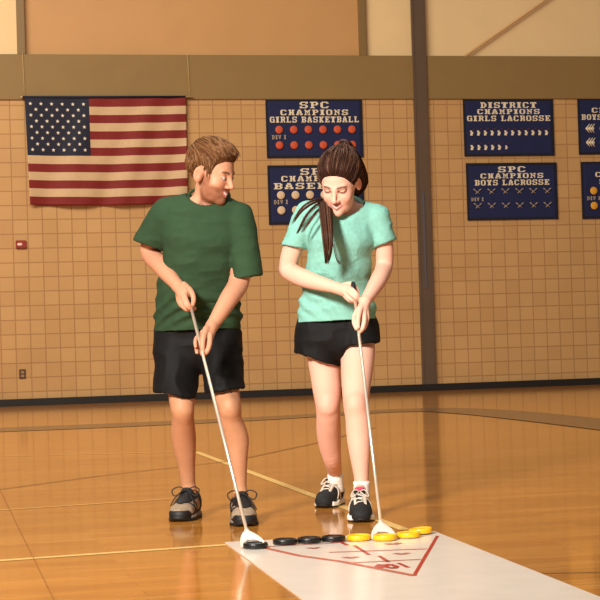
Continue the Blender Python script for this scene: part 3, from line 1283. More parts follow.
class Head:
    def __init__(s, c, rot, S, male, smile):
        s.c = np.array(tuple(c))
        s.R = rot
        s.S = S
        s.male = male
        s.smile = smile

    def local(s, X, Y, Z):
        x, y, z = X - s.c[0], Y - s.c[1], Z - s.c[2]
        R = s.R
        return ((R[0, 0] * x + R[1, 0] * y + R[2, 0] * z) / s.S, (R[0, 1] * x + R[1, 1] * y + R[2, 1] * z) / s.S, (R[0, 2] * x + R[1, 2] * y + R[2, 2] * z) / s.S)

    def world(s, p):
        return Vector(s.c + s.R @ (np.array(tuple(p)) * s.S))

    def sdf(s, X, Y, Z):
        x, y, z = s.local(X, Y, Z)
        ax = np.abs(x)
        m = s.male
        d = ellipsoid(x, y + 0.012, z - 0.035, (0.075, 0.096, 0.083))
        d = smin(d, ellipsoid(x, y - 0.028, z + 0.028, (0.062 if m else 0.059, 0.060, 0.085)), 0.03)
        d = smin(d, ellipsoid(x, y - 0.036, z + 0.078, (0.050 if m else 0.045, 0.046, 0.036)), 0.025)
        d = smin(d, ellipsoid(x, y - 0.074, z + 0.100, (0.022 if m else 0.016, 0.016, 0.016)), 0.018)
        d = smin(d, ellipsoid(ax - 0.037, y - 0.060, z + 0.034, (0.024 if m else 0.018, 0.022, 0.021)), 0.024)   # cheeks
        d = smin(d, capsule(ax, y, z, (0.0, 0.083, 0.013), (0.036, 0.074, 0.017), 0.009, 0.008), 0.014)   # brow
        d = smax(d, -ellipsoid(ax - 0.030, y - 0.096, z + 0.001, (0.015, 0.016, 0.011)), 0.012)   # sockets
        d = smin(d, ellipsoid(ax - 0.0305, y - 0.074, z + 0.003, (0.0135, 0.0135 if m else 0.0105, 0.0115 if m else 0.0095)), 0.004)   # lids
        d = smin(d, capsule(x, y, z, (0, 0.086, 0.006), (0, 0.106, -0.030), 0.007, 0.0095), 0.012)  # nose
        d = smin(d, ellipsoid(x, y - 0.107, z + 0.034, (0.0095, 0.0095, 0.0085)), 0.006)
        d = smin(d, ellipsoid(ax - 0.011, y - 0.096, z + 0.037, (0.008, 0.009, 0.007)), 0.006)
        # mouth: a smile with lips either side of a shallow opening
        up = 0.010
        d = smax(d, -capsule(ax, y, z, (0, 0.098, -0.0665), (0.022, 0.088, -0.0665 + up), 0.0048, 0.003), 0.006)
        d = smin(d, capsule(ax, y, z, (0, 0.0885, -0.0655), (0.018, 0.082, -0.0655 + up * 0.7), 0.0042, 0.003), 0.001)   # teeth
        d = smin(d, capsule(ax, y, z, (0, 0.0915, -0.0600), (0.025, 0.081, -0.0560), 0.0042, 0.0025), 0.005)
        d = smin(d, capsule(ax, y, z, (0, 0.0900, -0.0750), (0.024, 0.080, -0.0590), 0.0055, 0.0025), 0.005)
        # ears
        eo, es = (0.078, 1.0) if m else (0.0745, 0.84)
        e = ellipsoid(ax - eo + (y + 0.006) * 0.35, y + 0.008, z + 0.012, (0.0075 * es, 0.020 * es, 0.033 * es))
        e = smax(e, -ellipsoid(ax - eo - 0.008 + (y + 0.006) * 0.35, y + 0.006, z + 0.009, (0.005, 0.010, 0.019)), 0.004)
        d = smin(d, e, 0.006)
        return d * s.S

    def scalp(s, x, y, z):
        """distance to the smooth skull only (for hair)"""
        d = ellipsoid(x, y + 0.012, z - 0.035, (0.075, 0.096, 0.083))
        return smin(d, ellipsoid(x, y - 0.024, z + 0.028, (0.060, 0.060, 0.085)), 0.03)

    def tone(s, V, skin, lip, brow, beard=None):
        x, y, z = s.local(V[:, 0], V[:, 1], V[:, 2])
        ax = np.abs(x)
        n = len(V)
        col = np.tile(np.array(skin), (n, 1))
        near = (np.abs(x) < 0.12) & (np.abs(y) < 0.14) & (z > -0.15)
        nz = vnoise(V * 60) * 0.5 + 0.5

        def mix(c, w):
            w = np.where(near, np.clip(w, 0, 1), 0)[:, None]
            col[:] = col * (1 - w) + np.array(c) * w
        # rosy cheeks, nose, ears
        rosy = (skin[0] * 0.98, skin[1] * 0.72, skin[2] * 0.66)
        mix(rosy, 0.6 * np.exp(-((ax - 0.042) ** 2 + (z + 0.034) ** 2) / 0.018 ** 2) * (y > 0.03))
        mix(rosy, 0.5 * np.exp(-((x) ** 2 + (z + 0.036) ** 2) / 0.014 ** 2) * (y > 0.095))
        mix(rosy, 0.5 * (ax > 0.074) * (np.abs(y + 0.006) < 0.03) * (np.abs(z) < 0.04))
        mouthz = -0.0665 + 0.010 * np.clip(ax / 0.022, 0, 1.2) ** 1.5
        if beard is not None:
            jaw = sstep(-0.030, -0.052, z + 0.10 * np.clip(0.055 - y, 0, 0.05)) * sstep(-0.02, 0.005, y)
            cheek_clear = 1 - np.exp(-(((ax - 0.030) / 0.020) ** 2 + ((z + 0.040) / 0.018) ** 2)) * 0.9
            must = sstep(0.004, 0.001, np.abs(z + 0.051) - 0.004) * (ax < 0.03) * (y > 0.07)
            side = sstep(0.010, -0.005, np.abs(y - 0.022) - 0.018) * sstep(0.01, -0.02, z) * (ax > 0.045)
            b = np.maximum(np.maximum(jaw * cheek_clear, must * 0.8), side)
            mix(beard, b * (0.55 + 0.35 * nz))
        mx = sstep(0.028, 0.019, ax) * (y > 0.06)
        dz = z - mouthz
        mix(lip, mx * sstep(0.0125, 0.0095, np.abs(dz + 0.001)))
        teeth_c = (0.74, 0.66, 0.60)
        mix(teeth_c, sstep(0.020, 0.015, ax) * (y > 0.06) * sstep(0.0046, 0.0030, np.abs(dz)))
        # brows, lashes, eyes
        bz = 0.017 + 0.004 * np.sin(np.clip((ax - 0.012) / 0.038, 0, 1) * 3.0)
        mix(brow, 0.9 * sstep(0.010, 0.014, ax) * sstep(0.050, 0.044, ax) * sstep(0.0055, 0.003, np.abs(z - bz)) * (y > 0.04))
        lash = (0.02, 0.012, 0.01)
        if s.male:
            eye = ((ax - 0.0305) / 0.013) ** 2 + ((z + 0.004) / 0.0050) ** 2
            mix(lash, sstep(1.5, 1.1, eye) * (y > 0.05) * 0.85)
            mix((0.55, 0.5, 0.46), sstep(1.0, 0.7, eye) * (y > 0.05))
            mix((0.05, 0.035, 0.03), sstep(1.2, 0.8, ((x + 0.0035 - np.sign(x) * 0.0305) / 0.0055) ** 2 + ((z + 0.0045) / 0.0055) ** 2) * (y > 0.05))
        else:
            lz = -0.0035 + 0.004 * ((ax - 0.0305) / 0.014) ** 2
            mix(lash, 1.0 * sstep(0.0185, 0.0155, np.abs(ax - 0.0305)) * sstep(0.0050, 0.0026, np.abs(z - lz)) * (y > 0.05))
            mix((skin[0] * 0.7, skin[1] * 0.5, skin[2] * 0.45), 0.35 * sstep(0.018, 0.012, np.abs(ax - 0.0305)) * sstep(0.012, 0.006, np.abs(z - 0.0)) * (y > 0.05))
        return col


def finger(F, pts, k=0.004, dz=0.0, grow=1.14):
    F.chain(jp(*[(p[0], p[1], p[2] + dz, p[3] * grow) for p in pts]), k)


def strand_tube(bm, pts, r0, n=5, flat=1.0, mi=0):
    m = len(pts)
    rad = [r0 * (0.75 + 0.4 * math.sin(math.pi * min(1, i / (m - 1) * 1.1))) * (1 if i < m - 1 else 0.25) for i in range(m)]
    tube(bm, pts, rad, n, mi, True, flat)


def hair_cap(head, name, region, thick, m, parent, h=0.004):
    """the solid body of hair over the scalp: region(x,y,z) < 0 where hair grows, thick(x,y,z) its depth"""
    c = head.c
    r = 0.17 * head.S
    F = Field(c - r, c + r, h)
    X, Y, Z = F.ax[0][:, None, None], F.ax[1][None, :, None], F.ax[2][None, None, :]
    x, y, z = head.local(X, Y, Z)
    d = head.scalp(x, y, z)
    F.D = smax(smax(d - thick(x, y, z), -(d + 0.012), 0.003), region(x, y, z), 0.008).astype(np.float32)
    V, Q = F.mesh(name, 1)
    return V, Q


# ---------- shared clothing builder
def garment(name, lo, hi, h, build, thick, m, parent, fold, extra=None, relax_it=1):
    """build(F, cut): adds the primitives; the same solid without its hem cuts is hollowed out of it"""
    A = Field(lo, hi, h)
    build(A, True)
    B = Field(lo, hi, h)
    build(B, False)
    A.D = np.maximum(A.D, -(B.D + thick))
    if extra:
        extra(A)
    V, Q = A.mesh(name, relax_it)
    N = normals(V, Q)
    V = V + N * fold(V)[:, None]
    return link_vq(name, V, Q, m, parent)


def plane_from(a, b, c_dir):
    """plane through a and b containing the view-depth direction, normal pointing along c_dir"""
    d = Vector((0, 1, 0))
    n = (b - a).cross(d).normalized()
    if n.dot(c_dir) < 0:
        n = -n
    return (tuple(a), tuple(n))


LAT = (1, 0, 0)


# ---------- shoes
def shoe_frame(toe_px, heading, length):
    """toe_px on the ground; heading 0 points at the camera, positive turns towards -X"""
    toe = ground(*toe_px)
    h = math.radians(heading)
    d = Vector((-math.sin(h), -math.cos(h), 0))
    ang = math.atan2(d.y, d.x) - math.pi / 2
    return Matrix.Translation(toe - d * length / 2) @ Matrix.Rotation(ang, 4, 'Z')


def foot(F, Mx, length):
    """heel and forefoot of the body, inside the shoe"""
    S = length / 0.30
    F.chain([(Mx @ Vector((0, -0.068 * S, 0.125)), 0.030 * S), (Mx @ Vector((0, -0.07 * S, 0.075)), 0.030 * S), (Mx @ Vector((0, 0.0, 0.05)), 0.026 * S), (Mx @ Vector((0, 0.07 * S, 0.036)), 0.018 * S)], 0.02)


def shoe(parent, Mx, length, style, width=1.0):
    root = empty('shoe', matrix=Mx)
    root.parent = parent
    S = length / 0.30
    w = width

    def upper(F, grow=0.0):
        secs = [(0.112, 0.040, 0.030, 0.034), (0.075, 0.050, 0.040, 0.040), (0.02, 0.048, 0.052, 0.050), (-0.035, 0.042, 0.066, 0.062), (-0.085, 0.041, 0.068, 0.062), (-0.108, 0.036, 0.060, 0.058)]
        for (y0, a0, z0, b0), (y1, a1, z1, b1) in zip(secs, secs[1:]):
            F.econe((0, y0 * S, z0), (0, y1 * S, z1), (a0 * w + grow, b0 + grow), (a1 * w + grow, b1 + grow), LAT, 0.008)
        F.put(lambda X, Y, Z: 0.016 - Z + 0 * X + 0 * Y, (-1, -1, -1), (1, 1, 1), 0.001, 'sub_plane') if False else None

    def trimmed(F, zlow=0.014, open_r=0.036):
        Z = F.ax[2][None, None, :]
        F.D = np.maximum(F.D, (zlow - Z)).astype(np.float32)
        F.cone((0, -0.062 * S, 0.105), (0, -0.058 * S, 0.24), open_r, open_r + 0.012, 0.006, 'sub')
        F.cone((0, 0.0, 0.165), (0, -0.12 * S, 0.185), 0.042, 0.030, 0.012, 'sub')

    lo, hi = (-0.085, -0.19, -0.01), (0.085, 0.19, 0.15)
    F = Field(lo, hi, 0.003)
    upper(F)
    trimmed(F)
    V, Q = F.mesh('upper')
    up = link_vq('upper', V, Q, M['shoe_taupe' if style == 'trail' else 'shoe_mesh_black'], root)

    def overlay(name, m, grow, region):
        F = Field(lo, hi, 0.003)
        upper(F, grow)
        trimmed(F)
        X, Y, Z = F.ax[0][:, None, None], F.ax[1][None, :, None], F.ax[2][None, None, :]
        F2 = Field(lo, hi, 0.003)
        upper(F2, -0.004)
        F.D = np.maximum(np.maximum(F.D, region(X, Y, Z)), -F2.D).astype(np.float32)
        V, Q = F.mesh(name)
        return link_vq(name, V, Q, m, root)
    # sole
    def sole(name, m, z0, z1, grow, wave=0.0, front=1.0):
        F = Field(lo, hi, 0.003)
        X, Y, Z = F.ax[0][:, None, None], F.ax[1][None, :, None], F.ax[2][None, None, :]
        d = 9
        pts = [(0.108, 0.038), (0.06, 0.052), (0.0, 0.044), (-0.06, 0.040), (-0.105, 0.038)]
        for (y0, r0), (y1, r1) in zip(pts, pts[1:]):
            t = np.clip((Y - y0 * S) / ((y1 - y0) * S), 0, 1)
            r = (r0 + (r1 - r0) * t) * w + grow
            dd = np.sqrt(X ** 2 + (Y - (y0 + (y1 - y0) * t) * S) ** 2) - r
            d = smin(d, dd, 0.02) if not isinstance(d, int) else dd
        toe_up = 0.012 * np.clip((Y / S - 0.09) / 0.06, 0, 1) ** 2
        zz = Z - toe_up
        d = np.maximum(d, Y - front)
        F.D = smax(smax(d + 0 * Z, z0 - zz + 0 * X, 0.004), zz - z1 - wave * np.sin(Y * 70) + 0 * X, 0.006).astype(np.float32)
        V, Q = F.mesh(name)
        return link_vq(name, V, Q, m, root)
    if style == 'trail':
        sole('outsole', M['shoe_black'], 0.0, 0.016, 0.004)
        sole('midsole', M['shoe_grey'], 0.012, 0.028, 0.003, 0.003, 0.09)
        overlay('toe_cap', M['shoe_black'], 0.004, lambda X, Y, Z: np.maximum(0.088 * S - Y + (Z - 0.03) * 0.9, Z - 0.050) + 0 * X)
        overlay('rand', M['shoe_black'], 0.0035, lambda X, Y, Z: np.maximum(Z - 0.036 - 0.006 * np.sin(Y * 60), Y - 0.09) + 0 * X)
        overlay('heel_cup', M['shoe_black'], 0.004, lambda X, Y, Z: np.maximum(Y + 0.075 * S - (Z - 0.06) * 0.3, Z - 0.118) + 0 * X)
        overlay('side_stripe', M['shoe_black'], 0.0035, lambda X, Y, Z: np.minimum(np.abs(Y + 0.01 - (Z - 0.05) * 0.9) - 0.006, np.abs(Y - 0.03 - (Z - 0.05) * 0.9) - 0.006) + 0 * X)
        overlay('collar', M['shoe_black'], 0.004, lambda X, Y, Z: (0.098 - Z) - (Y + 0.06) * 0.12 + 0 * X)
        lace_m, tongue_m = M['shoe_black'], M['shoe_black']
    else:
        sole('outsole', M['shoe_black'], 0.0, 0.009, 0.003)
        sole('midsole', M['shoe_white'], 0.007, 0.030, 0.005, 0.004, 0.095)
        overlay('toe_bumper', M['shoe_mesh_black'], 0.004, lambda X, Y, Z: np.maximum(0.115 * S - Y, Z - 0.05) + 0 * X)
        overlay('side_overlay', M['shoe_silver'], 0.004, lambda X, Y, Z: np.maximum(np.minimum(np.abs(Y - 0.028 + (Z - 0.05) * 0.7) - 0.007, np.abs(Y + 0.02 - (Z - 0.05) * 0.8) - 0.007), 0.026 - np.abs(X)) + 0 * X)
        overlay('eyestay', M['shoe_silver'], 0.005, lambda X, Y, Z: np.maximum(np.maximum(np.abs(np.abs(X) - 0.023) - 0.006, np.abs(Y - 0.02) - 0.055), 0.05 - Z))
        overlay('heel_tab', M['shoe_white'], 0.004, lambda X, Y, Z: np.maximum(Y + 0.10 * S, np.abs(Z - 0.055) - 0.022) + 0 * X)
        lace_m, tongue_m = M['shoe_silver'], M['shoe_mesh_black']
    # tongue
    F = Field(lo, (0.085, 0.19, 0.19), 0.003)
    F.econe((0, 0.03, 0.088), (0, -0.018, 0.128), (0.024, 0.006), (0.026, 0.006), LAT, 0.005)
    F.econe((0, -0.018, 0.128), (0, -0.026, 0.140), (0.026, 0.006), (0.022, 0.005), LAT, 0.005)
    V, Q = F.mesh('tongue')
    link_vq('tongue', V, Q, tongue_m, root)
    if style != 'trail':
        bm = bmesh.new()
        box(bm, (-0.016, -0.012, -0.004), (0.016, 0.010, 0.006), bevel=0.003)
        o = obj('tongue_tab', bm, M['pink'], root)
        o.location = (0, -0.018, 0.138)
        o.rotation_euler = (math.radians(-35), 0, 0)
    # laces: rungs across the instep, two loops and two ends
    bm = bmesh.new()

    def top(y):
        return float(np.interp(y, [-0.03, 0.0, 0.03, 0.06, 0.08], [0.135, 0.116, 0.104, 0.090, 0.083]))
    ys = [0.062, 0.046, 0.030, 0.014, -0.002, -0.016]
    for i, y in enumerate(ys):
        s = 1 if i % 2 else -1
        y2 = y - 0.008 * s
        tube(bm, [(-0.026, y, top(y) - 0.012), (-0.012, y, top(y) + 0.001), (0.012, y2, top(y2) + 0.001), (0.026, y2, top(y2) - 0.012)], 0.0033, 6)
    k = Vector((0, -0.014, 0.130))
    if style == 'trail':
        for s in (-1, 1):
            lp = spline([k, k + Vector((s * 0.035, -0.005, 0.018)), k + Vector((s * 0.066, 0.012, 0.004)), k + Vector((s * 0.052, 0.024, -0.022)), k + Vector((s * 0.018, 0.012, -0.006)), k], 18)
            tube(bm, lp, 0.003, 6)
            en = spline([k, k + Vector((s * 0.02, 0.03, -0.006)), k + Vector((s * 0.045, 0.055, -0.035)), k + Vector((s * 0.058, 0.07, -0.065))], 10)
            tube(bm, en, 0.003, 6)
    else:
        for s in (-1, 1):
            lp = spline([k, k + Vector((s * 0.025, 0.01, 0.004)), k + Vector((s * 0.040, 0.035, -0.022)), k + Vector((s * 0.022, 0.035, -0.018)), k], 14)
            tube(bm, lp, 0.003, 6)
    obj('laces', bm, lace_m, root, True)
    return root, Mx


def noise_fold(seed, amp, dirs):
    """cloth folds: stretched noise, dirs = list of (scale vector, weight)"""
    def fn(V):
        r = 0
        for sc, wt in dirs:
            n = vnoise(V * np.array(sc) + seed)
            r = r + wt * (1 - 2 * np.abs(n))
        return amp * r
    return fn


# ================================================================== the man
def build_man():
    root = empty('person', loc=(W(205, 520, 8.3).x, 8.3, 0))
    root.location.z = 0
    bpy.context.view_layer.update()
    inv = root.matrix_world.inverted()
    tag(root, 'person in a dark green t-shirt, black shorts and grey shoes pushing a cue', 'person')
    objs = []
    SR, SL = shoe_frame((177, 522.3), 13, 0.30), shoe_frame((246, 527), -7, 0.30)
    hd = Head(W(211.5, 172, 8.10), head_rot(math.radians(62), math.radians(20), math.radians(3)), 1.13, True, 1)

    lo = (W(128, 300, 8.3).x, 7.75, -0.01)
    hi = (W(268, 300, 8.3).x, 8.72, 1.86)
    F = Field(lo, hi, 0.0032)
    # torso (under the shirt)
    secs = [(205, 217, 8.17, 36, 19), (203, 238, 8.20, 37, 24), (200, 262, 8.24, 35, 24), (198, 290, 8.30, 34, 22), (197, 322, 8.36, 37, 24), (198, 348, 8.40, 39, 25)]
    for a, b in zip(secs, secs[1:]):
        F.econe(W(*a[:3]), W(*b[:3]), (PXR(a[3], a[2]), PXR(a[4], a[2])), (PXR(b[3], b[2]), PXR(b[4], b[2])), LAT, 0.02)
    # shoulders and neck
    F.chain(jp((205, 208, 8.17, 12), (168, 218, 8.2, 10)), 0.03)
    F.chain(jp((205, 208, 8.17, 12), (237, 221, 8.16, 9.5)), 0.03)
    F.chain(jp((204, 214, 8.20, 15), (207, 196, 8.16, 13.0), (209, 180, 8.14, 12.5)), 0.02)
    # arms
    F.chain(jp((163, 218, 8.2, 10.5), (150, 249, 8.34, 10), (163, 268, 8.22, 9), (178, 286, 8.09, 6.3)), 0.012)
    F.chain(jp((241, 222, 8.16, 9.8), (240, 277, 8.17, 10.5), (228, 300, 8.07, 9.3), (212, 326, 7.97, 6.3)), 0.012)
    # right hand (upper)
    F.chain(jp((178, 286, 8.09, 6.0), (184, 295, 8.03, 6.8)), 0.012)
    F.chain(jp((181, 288, 8.07, 5.0), (184.5, 293, 8.03, 4.5)), 0.01)
    finger(F, [(184.5, 294, 8.01, 2.4), (187, 302, 7.97, 2.1), (190.5, 307, 7.975, 1.9), (195, 308.5, 8.01, 1.6)])
    finger(F, [(183, 295, 8.01, 2.7), (185.5, 304, 7.97, 2.3), (190, 308.5, 7.98, 2.0), (194, 309, 8.02, 1.7)])
    finger(F, [(180, 296, 8.03, 2.6), (182, 304.5, 8.0, 2.2), (186.5, 309.5, 8.0, 1.9), (190.5, 310, 8.03, 1.6)])
    finger(F, [(178, 295, 8.06, 2.3), (179, 302, 8.04, 1.9), (182.5, 307, 8.03, 1.7), (186, 309, 8.05, 1.4)])
    finger(F, [(184, 285, 8.06, 3.2), (191, 291.5, 7.985, 2.6), (193.6, 298.5, 7.955, 2.2), (192.8, 304.5, 7.955, 1.9)])
    # left hand (lower)
    F.chain(jp((212, 326, 7.97, 6.0), (206, 336, 7.905, 6.4), (205, 343, 7.885, 5.0)), 0.012)
    F.chain(jp((212, 327, 7.95, 5.0), (209, 337, 7.90, 4.6)), 0.01)
    finger(F, [(210, 335, 7.90, 2.6), (209.3, 345, 7.86, 2.3), (206.3, 352.5, 7.85, 2.0), (203, 353, 7.875, 1.7)], dz=-0.018)
    finger(F, [(208.5, 336, 7.92, 2.6), (207.5, 347, 7.89, 2.3), (203, 354, 7.89, 2.0), (199.5, 351, 7.905, 1.7)], dz=-0.018)
    finger(F, [(205, 335, 7.93, 2.5), (200, 343, 7.925, 2.2), (196.7, 348, 7.90, 1.9), (197, 352.5, 7.87, 1.7)], dz=-0.018)
    finger(F, [(203, 332, 7.94, 2.3), (198, 336, 7.93, 2.0), (195.4, 341, 7.90, 1.8), (195.6, 346.5, 7.87, 1.6)], dz=-0.018)
    finger(F, [(206.5, 329, 7.93, 3.2), (203.3, 338, 7.865, 2.6), (202.5, 346, 7.845, 2.3), (203, 352, 7.842, 1.9)], dz=-0.018)
    # legs
    F.chain(jp((183, 350, 8.40, 20), (182, 400, 8.31, 13.0), (183, 412, 8.30, 11.2), (183, 420, 8.33, 11.2), (183.5, 436, 8.40, 12.4), (185, 451, 8.44, 10.8), (187, 470, 8.48, 8.0), (188.5, 488, 8.51, 6.8), (188.5, 500, 8.52, 6.6)), 0.01)
    F.chain(jp((217, 350, 8.38, 20), (227, 396, 8.17, 13.0), (230, 409, 8.13, 11.6), (231, 420, 8.15, 11.0), (236.5, 438, 8.19, 12.2), (238, 458, 8.20, 9.6), (239.5, 478, 8.21, 7.2), (240, 490, 8.21, 6.6), (240.5, 502, 8.21, 7)), 0.01)
    F.ball(W(182.5, 409, 8.275), (PXR(9, 8.3), PXR(8, 8.3), PXR(10, 8.3)), None, 0.02)
    F.ball(W(229.5, 407, 8.10), (PXR(9, 8.1), PXR(8, 8.1), PXR(10, 8.1)), None, 0.02)
    # feet inside the shoes
    foot(F, SR, 0.30)
    foot(F, SL, 0.30)
    c = hd.c
    F.put(hd.sdf, c - 0.16, c + 0.16, 0.02)
    V, Q = F.mesh('body', 1)
    skin = np.array(lin((200, 140, 108))[:3])
    tone = hd.tone(V, tuple(skin), lin((176, 92, 78))[:3], lin((92, 56, 34))[:3], lin((112, 62, 34))[:3])
    # flushed knees and knuckles, leg hair
    zz = V[:, 2]
    legm = (zz < 0.75)
    kn = vnoise(V * 45) * 0.5 + 0.5
    tone *= np.where(legm, 0.86 + 0.08 * kn, 1.0)[:, None] * np.where(legm[:, None], np.array((0.97, 1.0, 0.90)), 1.0)
    arm = (zz > 0.75) & (np.abs(V[:, 0] - hd.c[0]) > 0.0) & (zz < 1.25)
    tone *= np.where(arm, 0.93, 1.0)[:, None]
    body = link_vq('body', V, Q, M['skin_m'], None, tone)
    objs.append(body)

    # ---- shirt
    hemA, hemB = W(153, 331.5, 8.3), W(241, 328.5, 8.3)
    hem = plane_from(hemA, hemB, Vector((0, 0, -1)))

    def build(F, cut):
        S_ = [(205, 216, 8.17, 41, 22), (203, 236, 8.19, 41, 28), (201.5, 254, 8.22, 36.5, 29), (198.5, 284, 8.28, 40, 28), (197.5, 318, 8.35, 42.5, 29), (197.5, 352, 8.37, 43, 30)]
        for a, b in zip(S_, S_[1:]):
            F.econe(W(*a[:3]), W(*b[:3]), (PXR(a[3], a[2]), PXR(a[4], a[2])), (PXR(b[3], b[2]), PXR(b[4], b[2])), LAT, 0.015)
        if cut:
            X, Y, Z = F.ax[0][:, None, None], F.ax[1][None, :, None], F.ax[2][None, None, :]
            q, n = hem
            F.D = np.maximum(F.D, (X - q[0]) * n[0] + (Y - q[1]) * n[1] + (Z - q[2]) * n[2]).astype(np.float32)
        F.chain(jp((204, 206, 8.18, 15), (168, 214, 8.2, 14)), 0.03)
        F.chain(jp((206, 206, 8.18, 15), (238, 218, 8.17, 13)), 0.03)
        # sleeves
        a, b = W(166, 214, 8.2), W(146, 251, 8.31)
        pl = plane_from(W(133, 239.5, 8.3), W(162, 250.5, 8.3), b - a) if cut else None
        F.econe(a, b, (PXR(16, 8.2), PXR(16, 8.2)), (PXR(16.5, 8.2), PXR(18, 8.2)), LAT, 0.02, plane=pl)
        a, b = W(240, 219, 8.17), W(248.5, 282, 8.17)
        pl = plane_from(W(231, 279.5, 8.17), W(262.5, 274.5, 8.17), b - a) if cut else None
        F.econe(a, b, (PXR(14.5, 8.17), PXR(16, 8.2)), (PXR(14.5, 8.2), PXR(17, 8.2)), LAT, 0.02, plane=pl)
        if cut:
            F.chain(jp((206, 216, 8.15, 15), (208, 196, 8.13, 19.5), (209, 170, 8.11, 26)), 0.004) if False else None

    ring_c, rx, ry = W(208, 197, 8.165), PXR(20.5, 8.16), PXR(20, 8.16)
    ring = []
    for k in range(29):
        a = 2 * math.pi * k / 28
        p = ring_c + Vector((rx * math.cos(a), 0, 0)) + Vector((0, math.cos(math.radians(36)), math.sin(math.radians(36)))) * ry * math.sin(a)
        ring.append(p)

    def extra(F):
        nrm = Vector((0, -math.sin(math.radians(36)), math.cos(math.radians(36))))
        F.cone(ring_c - nrm * 0.035, ring_c + nrm * 0.16, rx - 0.006, rx + 0.03, 0.008, 'sub')
        for a, b in zip(ring, ring[1:]):
            F.cone(a, b, 0.0065, 0.0065, 0.004)
        # sagging folds across the belly and at the armpits
        for pts in ([(160, 296, 8.19), (176, 309, 8.06), (200, 314, 8.04), (226, 306, 8.10)], [(158, 310, 8.21), (178, 322, 8.08), (204, 325, 8.06), (232, 318, 8.14)], [(170, 250, 8.05), (182, 262, 8.0), (196, 285, 8.06)], [(232, 250, 8.05), (222, 268, 8.02), (206, 290, 8.06)], [(240, 238, 8.02), (232, 262, 8.05)]):
            pp = [Vector(tuple(p)) for p in spline([W(*p) for p in pts], 12)]
            for a, b in zip(pp, pp[1:]):
                F.cone(a, b, 0.010, 0.010, 0.03) if False else None

    def fold(V):
        d = noise_fold(3.7, 0.0055, [((7, 7, 16), 0.8), ((18, 10, 26), 0.35)])(V)
        low = np.clip((1.12 - V[:, 2]) / 0.25, 0, 1)
        x = (V[:, 0] - ring_c.x)
        sag = np.sin((V[:, 2] + 1.7 * x * x) * 105 + 2.0 * vnoise(V * 6)) * 0.010 * low
        return (d + sag) * np.clip((V[:, 2] - hemA.z) / 0.07, 0.12, 1)
    glo = (W(126, 300, 8.3).x, 7.92, 0.80)
    ghi = (W(268, 300, 8.3).x, 8.66, 1.56)
    objs.append(garment('t_shirt', glo, ghi, 0.004, build, 0.007, M['green'], None, fold, extra))

    # ---- shorts
    hR = plane_from(W(154, 391, 8.35), W(194, 398, 8.3), Vector((0, 0, -1)))
    hL = plane_from(W(216, 391, 8.2), W(242, 387, 8.2), Vector((0, 0, -1)))

    def build2(F, cut):
        for a, b in (((198, 322, 8.37, 41, 26), (198, 345, 8.39, 44, 28)),):
            F.econe(W(*a[:3]), W(*b[:3]), (PXR(a[3], a[2]), PXR(a[4], a[2])), (PXR(b[3], b[2]), PXR(b[4], b[2])), LAT, 0.02)
        F.econe(W(177.5, 340, 8.39), W(174.5, 412, 8.30), (PXR(22, 8.4), PXR(25, 8.4)), (PXR(20.5, 8.3), PXR(20, 8.3)), LAT, 0.02, plane=hR if cut else None)
        F.econe(W(220, 340, 8.37), W(226, 408, 8.13), (PXR(22, 8.4), PXR(25, 8.4)), (PXR(18.0, 8.2), PXR(19, 8.2)), LAT, 0.02, plane=hL if cut else None)

    def fold2(V):
        return noise_fold(9.1, 0.009, [((8, 8, 14), 0.8), ((22, 14, 12), 0.4)])(V)
    glo = (W(146, 300, 8.3).x, 7.95, 0.48)
    ghi = (W(252, 300, 8.3).x, 8.66, 1.02)
    objs.append(garment('shorts', glo, ghi, 0.004, build2, 0.007, M['black_cloth'], None, fold2))

    # ---- hair
    hair = bpy.data.meshes.new('hair')

    def region(x, y, z):
        # hair line: keep above a surface that runs brow - temple - over the ear - nape
        line = np.interp(np.asarray(y, dtype=float), [-0.13, -0.06, -0.02, 0.012, 0.032, 0.05, 0.07, 0.11], [-0.055, -0.05, 0.02, 0.022, -0.010, 0.040, 0.060, 0.072])
        return line - z + 0.0 * x

    def thick(x, y, z):
        t = 0.009 + 0.009 * sstep(0.03, 0.12, z) + 0.010 * sstep(0.0, 0.09, y) * sstep(0.05, 0.1, z)
        edge = 0.35 + 0.65 * sstep(0.0, 0.035, -region(x, y, z))
        return (t + 0.002 * np.sin(60 * x + 25 * z)) * edge
    V, Q = hair_cap(hd, 'hair', region, thick, None, None, 0.0035)
    bm = bmesh.new()
    vs = [bm.verts.new(v) for v in V]
    for q in Q:
        try:
            f = bm.faces.new([vs[i] for i in q])
            f.smooth = True
        except ValueError:
            pass
    rnd = random.Random(5)
    made = 0
